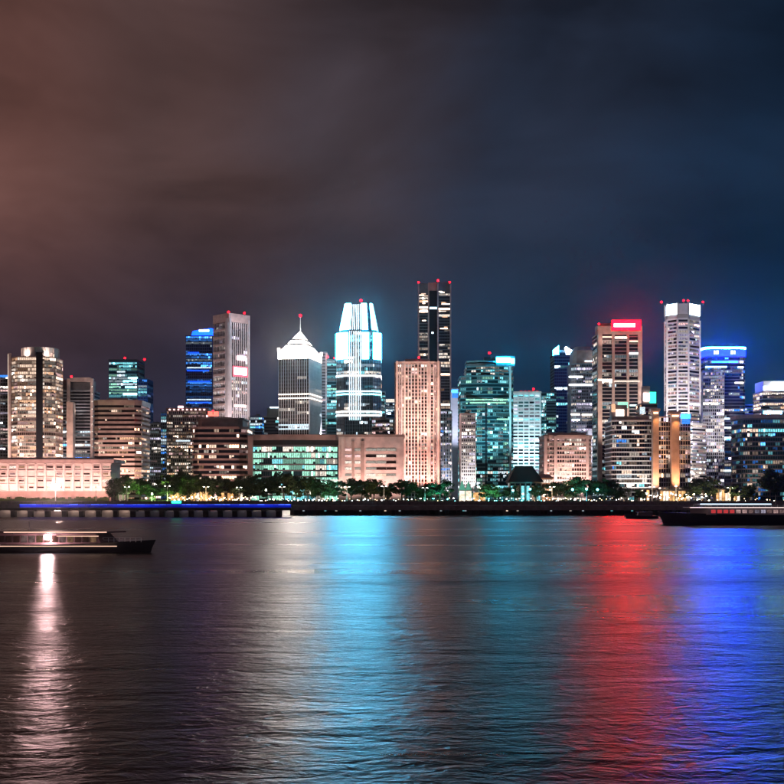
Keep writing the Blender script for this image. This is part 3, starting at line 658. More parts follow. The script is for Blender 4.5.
b.beacon(418.5, 282.5, D, 2); b.beacon(438, 280.5, D-6, 2.1); b.beacon(449.8, 282.3, D-6, 2); b.flood(X(434, D-60), D-60, 60, X(434, D), D, 200, 200000, (1, .7, .6), 40); b.done()

# blocks between the brown tower and the teal tower
D = 1240; p = rect(440.5, 451.5, D, 26); b = B('apartment_tower', 'pale narrow tower with scattered bluish white windows below the tallest skyscraper', p)
b.vol(p, 0, H(411, D), fl=3.8, bay=3.0, band='concrete', bh=1.1, fin='stone_white', fw=.7, fp=.7, lit=.55, pal=PALE+(('blue', 2),), lev=(4, 4, 2, .8), run=.3); b.roofbox(p, H(411, D), 5, 3); b.flood(X(446, D), D-16, 2, X(446, D), D, 40, 80000, (.8, .85, 1), 80); b.done()
D = 1330; p = rect(451.5, 460.5, D, 26); b = B('slab_tower', 'smooth lilac slab tower with glowing blue top and red beacon', p)
b.vol(p, 0, H(398, D), bay=11, fl=6, glass='stone_white', band=None, win=False); b.pxbox('glow_top', 452, 460, 389.5, 393, D-.6, 20, 'window_blue_3'); b.pr('upper_storey', p, H(398, D)+.01, H(393, D), 'window_blue_2'); b.pr('roof', p, H(389.5, D), H(388, D), 'concrete')
b.pxbox('edge_fin', 450.8, 452, 392, 492, D-.8, 8, 'stone_white'); b.pxbox('edge_fin', 459.8, 461, 392, 492, D-.8, 8, 'stone_white')
b.flood(X(456, D-60), D-46, 30, X(456, D), D, 100, 330000, (.66, .72, 1), 50); b.beacon(459, 386.5, D, 1.4, 4); b.done()
D = 1060; p = rect(461.5, 475, D, 22); b = B('apartment_tower', 'slim warm white tower with lit vertical balconies before the teal glass tower', p)
b.vol(p, 0, H(414.5, D), fl=3.6, bay=3.1, band='stone_white', bh=1.2, fin='stone_white', fw=.8, fp=.8, lit=.55, pal=(('white', 5), ('pink', 2), ('lilac', 2)), lev=(2, 4, 3, .8), run=.25)
b.pr('parapet', offset(p, .9), H(414.5, D)+.7, H(413, D), 'stone_tan'); b.flood(X(469, D), D-14, 2, X(470, D), D, 45, 90000, (1, .86, .86), 80); b.roofbox(p, H(413, D), 2, 2); b.done()

# teal glass tower
D = 1160; p = bowed(461, 514, D, 42, 8, 10); b = B('office_tower', 'broad teal glass tower with bowed front, stepped top and glowing cyan sign', p)
kw = dict(fl=4.1, bay=3.6, glass='glass_teal', band='cladding_teal', bh=1.1, bp=.5, lit=.55, pal=(('teal', 7), ('cool', 3), ('green', 2), ('white', 1)), lev=(6, 4, 1.6, .5), full=.08, dark=.12, run=.7)
b.vol(p, 0, H(376, D), **kw)
p2 = bowed(467, 513.5, D+1.5, 36, 8, 10); b.vol(p2, H(376, D)+.9, H(366, D), name='upper_storeys', **{**kw, 'pal': (('white', 3), ('teal', 2))})
p3_ = bowed(467, 497, D+3, 26, 6, 8); b.pr('roof_terrace', p3_, H(366, D)+.9, H(363, D), 'concrete_dark'); b.pr('roof_frame', offset(p3_, .3), H(361.5, D), H(360, D), 'cladding_teal')
for px in (468, 478, 488, 496): b.pxbox('frame_post', px-.5, px+.5, 361.5, 363.2, D+9, 1, 'cladding_teal')
b.pxbox('sign_backing', 496, 515, 356, 366.1, D+7, 14, 'cladding_teal'); b.pxbox('sign', 496.5, 510.5, 357.5, 362.3, D+6, .9, 'sign_cyan', 'glowing cyan-white rooftop sign'); b.pxbox('sign', 511.2, 514.4, 358.5, 363.5, D+6, .9, 'sign_cyan')
b.pxbox('pilaster', 509.5, 511.3, 366, 492, D+2, 4, 'metal_white'); b.pxbox('pilaster', 485.4, 486.8, 404, 492, D-1.4, 2, 'glass_dark'); b.pxbox('mast_house', 484, 495, 357, 360, D+14, 8, 'metal_dark')
for yy, a, c in ((399, 466, 508), (402, 470, 506), (418.5, 497, 509), (449, 488, 493)): b.pxbox('light_band', a, c, yy, yy+1.3, D-.9, 3, 'window_green_2')
b.flood(X(488, D-60), D-70, 14, X(488, D), D, 90, 700000, (.3, .85, 1), 60); b.beacon(489.5, 353, D+16, 1.9, 5); b.done()

# white-teal gridded tower
D = 1240; p = rect(512.5, 540, D, 30); b = B('apartment_tower', 'white gridded tower with teal glow and red roof lights', p)
b.vol(p, 0, H(394, D), fl=4.1, bay=6.6, glass='glass_dark', band='stone_white', bh=1.7, bp=.9, fin='stone_white', fw=1.0, fp=1.2, lit=.8, pal=(('teal', 4), ('cool', 5), ('lilac', 2)), lev=(3, 5, 1.4, .3), run=.5)
b.vol(rect(540.3, 546, D+3, 24), 0, H(396, D), fl=4.1, bay=2.8, glass='glass_teal', band='cladding_teal', bh=.9, lit=.75, pal=(('teal', 5), ('cool', 4), ('green', 1)), lev=(2, 4, 3, 1), name='side_wing', run=.2)
b.pr('parapet', offset(p, 1.3), H(394, D)+.9, H(391.5, D), 'stone_pink')
for i in range(5): b.pxbox('roof_lamp', 520+i*4, 522.4+i*4, 390.5, 391.6, D+1, 2, 'boat_red')
b.beacon(533.5, 389, D+3, 1.7, 3)
for px in (519, 533): b.flood(X(px, D-40), D-42, 2, X(px, D), D, 80, 330000, (.58, .92, 1), 70)
b.roofbox(p, H(391.5, D), 2, 2); b.done()

D = 1370; p = rect(541, 556, D, 30); b = B('office_block', 'dark teal block with sparse green windows behind the white gridded tower', p)
b.vol(p, 0, H(393, D), bay=3.6, glass='glass_teal', band='cladding_teal', lit=.25, pal=TEAL, lev=(3, 4, 3, .6)); b.roofbox(p, H(393, D), 3, 3); b.done()

# tower with two glowing crown horns
D = 1430; p = rect(554.5, 574, D, 36); b = B('office_tower', 'dark blue glass tower with two icy glowing roof horns', p)
b.vol(p, 0, H(353, D), fl=4.3, bay=4, glass='glass_blue', band='cladding_teal', bh=.8, fin='metal_dark', fw=.4, fp=.4, lit=.28, pal=TEAL, lev=(5, 4, 2, .5), full=.04, dark=.3, run=.85)
ox, oy = b.c
def horn(a, c, ya, yc, m):
    m_ = MB(); x0, x1 = X(a, D)-ox, X(c, D)-ox; y0, y1 = D-oy-.5, D-oy+12; zb = H(354.5, D)
    m_.add([(x0,y0,zb),(x1,y0,zb),(x1,y1,zb),(x0,y1,zb),(x0,y0,H(ya,D)),(x1,y0,H(yc,D)),(x1,y1,H(yc,D)),(x0,y1,H(ya,D))], [(3,2,1,0),(4,5,6,7),(0,1,5,4),(1,2,6,5),(2,3,7,6),(3,0,4,7)], m); return b.part('crown_horn', m_)
horn(554.2, 558.8, 349, 345.5, 'sign_cyan'); horn(566, 574.5, 346.5, 352, 'crown_icy'); b.pxbox('roof_block', 559, 566, 350, 353, D+5, 14, 'metal_dark'); b.done()

# grey tower with bright white bands
D = 1320; p = chamfer(rect(572, 598, D, 36), 5); b = B('office_tower', 'grey tower with bright white light bands beside the red sign tower', p)
b.vol(p, 0, H(364, D), fl=4.1, bay=3.4, glass='glass_dark', band='cladding_grey', bh=1.3, fin='cladding_grey', fw=.6, fp=.75, lit=.42, pal=(('white', 3), ('lilac', 4), ('cool', 2)), lev=(5, 4, 1.5, .5), run=.7)
b.pr('upper_shaft', offset(p, -1.5), H(364, D)+.9, H(350, D), 'stone_brown', top=offset(p, -2.5)); b.pr('roof', offset(p, -3), H(350, D), H(346, D), 'cladding_grey', st=.8)
for (y0, a, c, m) in ((376, 569, 583, 'led_white'), (376, 592, 598, 'led_white'), (384, 569, 595, 'led_white'), (413.5, 571, 580, 'window_white_3'), (414, 582, 595, 'window_white_3'), (419, 572, 580, 'window_cool_3')): b.pxbox('light_band', a, c, y0, y0+1.6, D-1.4, .8, m)
b.pxbox('light_frame', 593.5, 594.3, 352, 362, D-.2, 1, 'window_cool_3'); b.pxbox('light_frame', 585, 594.3, 360.6, 361.6, D-.6, 1, 'window_cool_3')
b.pxbox('pier', 588, 597, 430, 492, D-12, 8, 'stone_white'); b.flood(X(590, D-50), D-50, 30, X(590, D), D, 70, 160000, (.85, .85, 1), 60); b.done()

# tan balcony block
D = 1000; p = chamfer(rect(545, 591, D, 36), 4); b = B('hotel_block', 'low tan block with glowing peach balconies in front of the blue horned tower', p, 'hotel')
b.vol(p, 0, H(438, D), fl=4.0, bay=3.6, glass='glass_brown', band='stone_pink', bh=1.5, bp=1.3, fin='stone_pink', fw=.6, fp=1.0, lit=.62, pal=(('pink', 3), ('warm', 4), ('white', 3)), lev=(3, 4, 3, 1.0), run=.5, dark=.02)
b.pr('parapet', offset(p, 1.5), H(438, D)+1, H(435, D), 'stone_tan'); b.pr('roof_storey', offset(p, -3.5), H(435, D), H(432.5, D), 'stone_tan')
for px in (545.5, 555.5, 587.5): b.pxbox('pilaster', px-1.4, px+1.4, 436, 492, D-2.6, 5, 'stone_pink')
for px in (551, 568, 585): b.flood(X(px, D), D-17, 2, X(px, D), D, 28, 62000, (1, .62, .48), 110)
b.roofbox(p, H(432.5, D), 2, 2); b.done()

# red sign tower
D = 1200; p = rect(599, 641, D, 40); b = B('office_tower', 'tan framed tower crowned by a glowing red sign with white strip', p)
b.vol(p, 0, H(333, D), fl=4.2, bay=4.3, glass='glass_dark', band='concrete', bh=.9, bp=.4, lit=.38, pal=(('white', 4), ('cool', 4), ('teal', 1)), lev=(4, 4, 2.5, .8), full=.07, dark=.22, run=.8)
for (a, c) in ((598, 602.3), (612.2, 614.8), (627, 629.2), (638.2, 642.3)): b.pxbox('pier', a, c, 326, 492, D-2.2, 6, 'stone_tan')
b.pxbox('head_beam', 602.3, 612.2, 326, 334, D-1.8, 5, 'stone_tan'); b.pxbox('head_beam', 614.8, 627, 331, 334.5, D-1.8, 5, 'stone_tan'); b.pxbox('head_beam', 629.2, 638.2, 331, 334.5, D-1.8, 5, 'stone_tan')
b.pr('roof_block', rect(600, 640, D+5, 30), H(333, D)+.8, H(322.5, D), 'stone_brown')
b.pxbox('sign_box', 611.5, 641, 320, 330.6, D-2.9, 2.2, 'metal_dark'); b.pxbox('sign', 611.8, 640.7, 320.3, 330.3, D-3.0, .09, 'sign_red', 'glowing red roof sign'); b.pxbox('sign_strip', 614, 635, 323.6, 326.8, D-3.5, .5, 'sign_white', 'white glowing strip on red sign')
for (y0, a, c, m) in ((336.2, 602.5, 612, 'led_warm'), (336.8, 615, 627, 'window_white_3'), (340.5, 629.4, 638, 'led_warm'), (352.5, 629.4, 638, 'window_cool_3'), (379, 598, 612, 'window_white_3'), (380.5, 614, 640, 'window_white_2'), (404.5, 630, 638, 'led_cool')): b.pxbox('light_band', a, c, y0, y0+1.6, D-2.5, .5, m)
b.beacon(599, 324, D, 1.6); b.beacon(637, 321, D+6, 1.4, 3)
b.flood(X(620, D-60), D-62, 14, X(620, D), D, 120, 620000, (1, .74, .62), 55); b.flood(X(604, D), D-12, H(350, D), X(606, D), D, H(326, D), 8000, (1, .6, .5), 110); b.done()

# low banded block before the red sign tower
D = 1010; p = chamfer(rect(613, 653, D, 38), 3); b = B('office_block', 'low dark block with many white slab lines before the red sign tower', p)
b.vol(p, 0, H(421, D), fl=4.3, bay=3.8, glass='glass_dark', band='stone_white', bh=1.1, bp=1.0, fin='concrete_dark', fw=.5, fp=.4, lit=.42, pal=(('warm', 3), ('white', 4), ('cool', 2), ('blue', 1), ('teal', 1)), lev=(4, 4, 2.5, 1), run=.35)
b.pr('roof_storey', offset(p, -2), H(421, D)+.8, H(416, D), 'stone_brown')
for px in (622, 643): b.flood(X(px, D), D-17, 2, X(px, D), D, 40, 40000, (1, .84, .78), 110)
b.pxbox('sign_tower', 612, 627, 405, 421, D+8, 10, 'stone_brown'); b.pxbox('sign', 616, 624, 409.5, 416.5, D+7, .8, 'window_white_3', 'white glowing panel'); b.pxbox('sign', 618, 628, 402, 408, D+9, .8, 'window_green_2', 'green glowing panel'); b.pxbox('sign', 611.5, 615.4, 404, 412, D+7.2, .6, 'window_amber_2')
b.done()
D = 1130; p = rect(641.5, 657, D, 24); b = B('office_block', 'narrow tan block topped by a bright green-white sign', p)
b.vol(p, 0, H(404, D), fl=4.2, bay=3.6, glass='glass_brown', band='stone_brown', lit=.35, pal=WARM); b.pxbox('sign_block', 643, 650, 386, 404, D+6, 8, 'stone_tan'); b.pxbox('sign', 643.5, 649.5, 393, 401, D+4.8, .9, 'sign_white', 'white glowing sign'); b.pxbox('sign', 650, 656, 392, 403, D+5, .9, 'sign_green', 'green glowing sign'); b.pxbox('light_box', 640, 645, 407, 414, D-1.6, .9, 'window_cool_2'); b.done()

# orange lit gate columns
D = 1000; p = rect(654, 690, D, 30); b = B('office_block', 'low glazed block framed by tall orange floodlit columns', p)
b.vol(rect(658.5, 690, D+4, 26), 0, H(417, D), fl=4.6, bay=3.6, glass='glass_dark', band='stone_white', bh=.8, bp=.6, fin='stone_white', fw=.4, lit=.5, pal=PALE+WARM, lev=(4, 4, 2.5, .8), run=.4)
for (a, c, y0) in ((653, 659, 411), (671.5, 679.5, 414)):
    b.pxbox('column', a, c, y0, 492, D-3, 6, 'stone_tan', 'tall orange floodlit column'); b.pxbox('column_cap', a-2, c+1.5, y0-2.5, y0, D-4.5, 9, 'stone_tan'); b.pxbox('cap_lamp', a+.8, c-.8, y0+1, y0+2.6, D-3.8, .7, 'window_amber_3')
    x_ = X((a+c)/2, D); b.flood(x_, D-11, 1.5, x_, D-3, 34, 150000, (1, .46, .22), 46); b.flood(x_, D-8.5, H(y0, D)-4, x_, D-3, H(y0, D)-14, 9000, (1, .42, .14), 80)
b.pxbox('blue_panel', 681, 690.5, 414, 418.5, D+1, .9, 'sign_blue', 'glowing blue fascia panel'); b.pxbox('blue_panel', 682, 690, 419, 424, D+1.2, .7, 'window_blue_2'); b.done()

# white-crowned octagonal tower
D = 1190; p = corner(661.5, 684, 703, D, .9); p = chamfer(p, 7.5); b = B('skyscraper', 'tall octagonal pinkish white banded skyscraper with glowing icy crown', p, 'skyscraper')
b.vol(p, 0, H(318, D), fl=4.2, bay=4.0, glass='glass_dark', band='stone_white', bh=1.6, bp=.7, lit=.72, pal=PALE, lev=(4, 6, 1.5, .4), full=.06, dark=.06, run=.6)  # dense dim glowing panes stand in for the evenly lit facade
b.vol(offset(p, 6.5)[0:] , 0, H(424, D), fl=4.2, bay=4.0, glass='glass_dark', band='stone_white', bh=1.8, bp=.7, lit=.8, pal=PALE, lev=(3, 6, 2.5, .5), name='podium_tower', run=.5)
b.pr('crown_base', offset(p, .9), H(318, D)+1, H(313.5, D), 'concrete'); pcw = offset(p, .6); nP = len(pcw)
b.pr('crown_core', offset(p, -2), H(313.5, D), H(303.5, D), 'concrete_dark')
for e in range(nP):
    a, c = pcw[e], pcw[(e+1) % nP]
    if e == 0 or (Vector(c)-Vector(a)).length > 12: wallpanel(b, a, c, .03, .97, H(313.3, D), H(302.8, D), 'crown_icy' if e else 'stone_white', 'crown_panel')
for v in pcw: b.box('crown_post', v[0]-.9, v[0]+.9, v[1]-.9, v[1]+.9, H(313.5, D), H(301.5, D), 'concrete')
for v in offset(p, .8): b.box('pier', v[0]-.8, v[0]+.8, v[1]-.8, v[1]+.8, 0, H(318, D), 'stone_white')
for px, py in ((661.5, 302), (683.5, 300.5), (688, 300.5), (703, 302)): b.beacon(px, py, D+4, 1.5, 3)
b.flood(X(668, D-70), D-70, 14, X(676, D), D+6, 110, 560000, (1, .84, .88), 55); b.flood(X(694, D-70), D-70, 14, X(694, D), D+6, 100, 520000, (1, .82, .84), 55); b.flood(X(692, D-30), D-32, 2, X(695, D), D-4, 34, 110000, (1, .75, .6), 90)
b.done()

# blue-crowned tower
D = 1340; p = rounded(rect(705, 746.5, D, 40), 8, 3); b = B('office_tower', 'rounded glass tower with vivid blue glowing crown band', p)
b.vol(p, 0, H(357, D), fl=4.2, bay=3.6, glass='glass_blue', band='cladding_grey', bh=1.2, bp=.5, lit=.50, pal=(('cool', 4), ('lilac', 3), ('white', 2), ('blue', 3)), lev=(5, 4, 1.6, .5), full=.06, dark=.14, run=.75)
b.pr('crown', offset(p, .9), H(357, D)+1, H(349, D), 'crown_blue', label='vivid blue glowing crown band'); b.pr('crown_rim', offset(p, 1.1), H(348.6, D), H(347.2, D), 'crown_blue_rim'); b.pr('roof', offset(p, -.5), H(349, D), H(348.6, D), 'concrete_dark')
for (a, c) in ((714, 715.2), (716, 718.5), (731, 733.4), (734.4, 735.2)): b.pxbox('sign_mark', a, c, 350.6, 354.2, D-1.7, .5, 'window_cool_3')
for (y0, a, c, m) in ((361, 712, 738, 'sign_blue'), (366, 706, 727, 'led_cool'), (366.5, 738, 743.5, 'window_cool_3'), (373, 708, 722, 'window_cool_3'), (382, 735, 743.5, 'window_white_3')): b.pxbox('light_band', a, c, y0, y0+1.5, D-1.3, 3, m)
p2 = rect(703, 724, D-45, 20); b.vol(p2, 0, H(372, D-45), fl=4.2, bay=3.6, glass='glass_dark', band='stone_white', bh=1.1, fin='stone_white', fw=.6, fp=.7, lit=.55, pal=PALE, lev=(4, 5, 2, .6), name='front_wing', run=.3)
b.flood(X(714, D-100), D-110, 25, X(714, D), D-45, 80, 260000, (1, .86, .9), 50); b.roofbox(p, H(347.2, D), 2, 2)
D2 = D-62
for yy in (418, 427, 437, 470): b.pxbox('light_band', 724.5, 742, yy, yy+1.5, D-1.6, .8, 'window_cool_3')
b.done()

# round low office with blue windows
D = 1030; p = rounded(rect(742.5, 815, D, 44), 14, 5); b = B('office_block', 'rounded low office with blue and warm windows under a brown roof rim', p)
b.vol(p, 0, H(419, D), fl=4.6, bay=3.6, glass='glass_teal', band='concrete_dark', bh=1.3, bp=.6, fin='metal_dark', fw=.4, fp=.4, lit=.40, pal=(('blue', 3), ('teal', 4), ('warm', 3), ('white', 2)), lev=(5, 4, 2, .6), run=.5, full=.03)
b.pr('roof_rim', offset(p, 1.6), H(419, D)+.9, H(414.5, D), 'stone_brown')
b.pxbox('roof_sign', 764, 782, 411, 413.6, D+6, 1.4, 'sign_cyan', 'glowing cyan roof sign'); b.flood(X(752, D), D-22, 2, X(756, D), D, 40, 50000, (1, .7, .55), 110); b.done()
D = 1270; p = rect(763, 800, D, 34); b = B('office_tower', 'tower with bright white glowing top storey behind the rounded low office', p)
b.vol(p, 0, H(392, D), fl=4.2, bay=4, band='stone_brown', bh=1.4, glass='glass_brown', lit=.4, pal=WARM, lev=(4, 4, 2, .8)); b.pxbox('top_storey', 763.5, 800, 381, 391, D+1, 30, 'stone_white'); b.pxbox('glow_panel', 772, 800, 382.5, 389.5, D-.2, .9, 'crown_icy', 'bright white glowing panel')
b.pxbox('lamp', 763.6, 766.5, 386, 390, D-.6, 1.2, 'window_cool_3'); b.flood(X(768, D), D-8, H(394, D), X(768, D), D, H(384, D), 7000, (.9, .92, 1), 110); b.roofbox(p, H(381, D), 2, 2); b.done()
# far blocks closing the gaps low behind the front row
for (a, c, yt, D, lb, pal) in ((52, 62, 452, 1300, 'low far block between the rounded tower and the dark frame tower', WARM),
                              (246, 252, 430, 1300, 'thin far block beside the dark brown slab block', COOL),
                              (604, 616, 440, 1380, 'far block glimpsed beside the red sign tower foot', COOL),
                              (745, 765, 405, 1420, 'dim far block behind the rounded low office', COOL)):
    p = rect(a, c, D, 24); b = B('office_block', lb, p); b.vol(p, 0, H(yt, D), bay=3.6, lit=.5, band='concrete', pal=pal, lev=(4, 4, 2, .5)); b.roofbox(p, H(yt, D), 2, 2); b.done()

# ================================================================== WATERFRONT
def rail(mb, x0, x1, y, z, step=2.5, h=1.1, mat='metal_dark', rows=3):
    n = max(1, round((x1-x0)/step))
    for i in range(n+1):
        x = x0+(x1-x0)*i/n; mb.box(x-.05, x+.05, y-.05, y+.05, z, z+h, mat)
    for k in range(rows):
        zz = z+h*(k+1)/rows; mb.box(x0, x1, y-.04, y+.04, zz-.04, zz+.035, mat)
solid('pile', (.03, .026, .025), rough=.8, scale=1.2, bump=.4); solid('deck_concrete', (.20, .18, .17), rough=.8, scale=.5)
# blue-lit jetty
DJ = 500.0
x0, x1 = X(-60, DJ), X(291, DJ); zt = ZZ(504.5, DJ)
j = empty('jetty', ((x0+x1)/2, DJ, 0), 'long low jetty on dark piles with glowing blue edge strip', 'jetty'); jx, jy = (x0+x1)/2, DJ
mb = MB(); mb.box(x0-jx, x1-jx, 0, 9, zt-1.6, zt, 'deck_concrete'); dk = mb.build('deck', j)
mb = MB(); xs = X(20, DJ); mb.box(xs-jx, x1-jx, -.35, -.05, zt-1.25, zt+.05, 'jetty_blue'); mb.build('light_strip', dk, None, 'glowing blue edge strip')
xq = xs-jx
while xq < x1-jx-1:
    ln_ = min(rng.uniform(1.6, 4.2), x1-jx-xq); mb = MB(); mb.box(xq, xq+ln_-.25, -.5, -.36, zt-.2, zt+.05, rng.choice(['jetty_blue_line', 'jetty_blue_line', 'jetty_blue_dim'])); mb.build('light_line', dk); xq += ln_
mb = MB(); mb.box(x0-jx, x1-jx, .05, .28, zt-2.55, zt-1.61, 'pile'); mb.build('fascia', j)
mb = MB(); rail(mb, x0-jx, x1-jx, 8.6, zt, 3.0, 1.1); mb.build('railing', j, 'stuff')
px = -56.0; k = 0
while px < 290:
    xx = X(px, DJ)-jx; m_ = MB()
    m_.box(xx-1.25, xx+1.25, .32, 3.2, zt-2.9, zt-1.61, 'deck_concrete'); m_.build('pile_cap', j)
    m_ = MB(); w_ = 1.0; m_.box(xx-w_, xx+w_, .5, 3.0, -2, zt-2.9, 'pile'); m_.build('pile', j)
    m_ = MB(); m_.box(xx-w_, xx+w_, 6.2, 8.4, -2, zt-1.61, 'pile'); m_.build('pile', j)
    st_ = 17.1 if px < 120 else 14.6; xn = X(px+st_, DJ)-jx
    if px+st_ < 284:
        m_ = MB(); m_.box(xx+.6, xn-.6, 4.2, 4.6, -1, zt-2.6-.5*rng.random(), 'stone_white'); m_.build('bright_gap_panel', j)  # pale panel added to stand for the bright water in the gap
        m_ = MB(); lm = 'gap_fill_warm' if px < 125 else 'gap_fill_pale'; m_.box(xx+2.6, xn-2.6, 2.4, 2.6, zt-1.9, zt-1.7, lm); m_.build('underdeck_glow', j)  # glowing bar added under the deck to brighten the gap
    px += st_; k += 1
# green notice box standing on the jetty
g = empty('light_box', (X(176.5, DJ+5), DJ+5, zt), 'small glowing green light box standing on the blue-lit jetty', 'sign')
mb = MB(); mb.box(-2.3, 2.3, -.25, .25, .35, 1.75, 'metal_dark'); gc = mb.build('case', g); mb = MB(); mb.box(-2.15, 2.15, -.33, -.26, .5, 1.6, 'sign_green'); mb.build('panel', gc)
for s_ in (-1.6, 1.6): mb = MB(); mb.box(s_-.12, s_+.12, -.12, .12, 0, .36, 'metal_dark'); mb.build('post', g)
# dark breakwater pier carrying on to the other side
DP = 540.0; x0, x1 = X(289, DP), X(860, DP); zt2 = ZZ(505.5, DP)
j = empty('pier', ((x0+x1)/2, DP, 0), 'long dark unlit pier on close-set piles in front of the tree-lined promenade', 'pier'); jx = (x0+x1)/2
mb = MB(); mb.box(x0-jx, x1-jx, 0, 8, zt2-2.2, zt2, 'seawall_stone'); mb.build('deck', j)
mb = MB(); rail(mb, x0-jx, x1-jx, 7.4, zt2, 3.0, 1.1); mb.build('railing', j, 'stuff')
mb = MB(); mb.box(x0-jx, x1-jx, 5.5, 7.5, -2, zt2-2.21, 'seawall_stone'); mb.build('rear_wall', j)
n = 52
for i in range(n):
    xx = x0+(x1-x0)*(i+.5+rng.uniform(-.25, .25))/n-jx; m_ = MB(); m_.box(xx-.8, xx+.8, .4, 2.4, -2, zt2-2.21, 'pile'); m_.build('pile', j)
for i in range(26):
    xx = x0+(x1-x0)*(i+rng.random())/26-jx
    if xx+jx > X(640, DP): continue
    m_ = MB(); m_.box(xx-.45, xx+.45, .05, .3, zt2-2.75, zt2-2.25, rng.choice(['window_white_1', 'window_cool_1', 'window_warm_2', 'window_teal_1'])); m_.build('underdeck_glow', j)

# promenade railing
mb = MB(); rail(mb, -700, 700, SHORE+2.9, GZ, 4.0, 1.1); o = mb.build('promenade_railing'); tag(o, 'thin dark railing along the top of the sea wall', 'railing')

# street lamps: tall posts with twin heads
def street_lamp(px, D, top, mat, label, group, twin=True, r=.42):
    x = X(px, D); h = H(top, D); e = empty('street_lamp', (x, D, GZ), label, 'street lamp', group)
    mb = MB(); mb.tube((0,0,0), (0,0,.8), .35, .3, 'metal_white', 8); mb.build('base', e)
    mb = MB(); mb.tube((0,0,.8), (0,0,h), .24, .16, 'metal_white', 8); mb.build('pole', e)
    for s in ((-1, 1) if twin else (1,)):
        mb = MB(); mb.tube((0,0,h-.2), (s*1.6,0,h+.25), .1, .08, 'metal_white', 6); mb.build('arm', e)
        mb = MB(); mb.box(s*1.6-.6, s*1.6+.6, -.28, .28, h+.12, h+.36, 'metal_white'); hd = mb.build('lamp_head', e)
        mb = MB(); mb.box(s*1.6-.55, s*1.6+.55, -.24, .24, h+.03, h+.11, mat); mb.build('lens', hd)
    return e
LG = 'twin-armed pale lamp posts along the promenade'; LB = 'slim pale twin-armed lamp post on the tree-lined promenade'
for px, top in ((96, 487), (127, 487), (167.5, 486), (206, 487), (239, 487.5), (282, 487), (347, 487), (384, 486.5), (425, 488), (552, 487), (652, 487), (730, 488)):
    street_lamp(px, 868+rng.uniform(-3, 3), top, 'lamp_white', LB, LG)
# the brilliant flood lamps
def flood_post(px, D, top, s, label):
    x = X(px, D); h = H(top, D); e = empty('floodlight_mast', (x, D, GZ), label, 'floodlight')
    mb = MB(); mb.tube((0,0,0), (0,0,h), .4, .26, 'metal_white', 8); mb.build('pole', e)
    mb = MB(); mb.box(-1.6*s, 1.6*s, -.1, .9, h-.9*s, h+.9*s, 'metal_dark'); hd = mb.build('housing', e)
    for a in (-.8*s, .8*s):
        mb = MB(); mb.box(a-.66*s, a+.66*s, -.22, -.11, h-.7*s, h+.7*s, 'lamp_flood'); mb.build('lens', hd)
    return e
flood_post(55.5, 880, 486.5, 2.3, 'brilliant white floodlight mast in front of the low pale hall')
flood_post(676, 876, 486, .2, 'bright twin floodlight mast before the orange floodlit columns')
flood_post(478, 900, 487, .2, 'bright floodlight mast beside the glowing white pavilion')
flood_post(694, 930, 474, .22, 'bright floodlight mast at the foot of the icy-crowned octagonal skyscraper')

# small lantern lights: rows of post-top globes
def lantern(x, D, h, mat, label, group, r):
    e = empty('post_lantern', (x, D, GZ), label, 'lantern', group)
    mb = MB(); mb.tube((0,0,0), (0,0,h-r*.8), .12, .09, 'metal_dark', 6); mb.build('post', e)
    mb = MB(); mb.ball((0,0,h), r, mat, 8, 5); gl = mb.build('globe', e)
    mb = MB(); mb.tube((0,0,h+r*.85), (0,0,h+r*1.25), r*.7, r*.15, 'metal_dark', 8); mb.build('cap', gl)
LC = {'lamp_warm': 'warm yellow', 'lamp_white': 'bright white', 'lamp_dim': 'dim orange', 'lamp_cool': 'bluish white', 'lamp_teal': 'small teal'}
def lrow(a, c, n, mats, where, r=(.22, .42), h=(1.6, 4.6), D=(856, 872)):
    for i in range(n):
        d = rng.uniform(*D); px = a+(c-a)*(i+rng.random())/n; m = rng.choice(mats)
        lb = f'{LC[m]} globe lantern {where}'
        lantern(X(px, d), d, rng.uniform(*h), m, lb, lb+' (row)', rng.uniform(*r)*rng.choice((.6, 1, 1, 1.15)))
lrow(168, 256, 44, ['lamp_warm', 'lamp_warm', 'lamp_dim'], 'among the trees before the dark brown slab block', (.28, .5))
lrow(256, 345, 36, ['lamp_warm', 'lamp_dim', 'lamp_white', 'lamp_cool'], 'below the teal glazed hall', (.18, .34), (1.2, 3.4))
lrow(345, 420, 24, ['lamp_white', 'lamp_cool', 'lamp_dim'], 'below the pinkish stone mall', (.16, .28), (1.0, 3))
lrow(420, 545, 40, ['lamp_white', 'lamp_cool', 'lamp_teal', 'lamp_dim'], 'before the broad teal glass tower', (.16, .28), (1.0, 3.4))
lrow(545, 645, 32, ['lamp_white', 'lamp_warm', 'lamp_cool', 'lamp_dim'], 'before the low tan balcony block', (.15, .28), (1.0, 3.4))
lrow(645, 712, 34, ['lamp_warm', 'lamp_warm', 'lamp_white', 'lamp_dim'], 'before the orange floodlit columns', (.28, .55), (1.2, 7))
lrow(712, 790, 14, ['lamp_warm', 'lamp_dim'], 'before the rounded low office', (.15, .28), (1.0, 3))
for px, py in ((513, 490.5), (530, 489), (523, 494), (572.5, 489.5), (586.5, 489), (597.5, 489.5)):
    d = 861; lantern(X(px, d), d, H(py, d), 'lamp_teal', 'tall teal globe lantern standing among dark trees', 'teal lanterns among the trees', .75)
for px, py in ((152, 494), (266, 480.5)):
    d = 860; lantern(X(px, d), d, H(max(py, 490), d), 'lamp_white', 'tall white globe lantern beside a tree it lights up green', 'white lanterns lighting trees', .6)
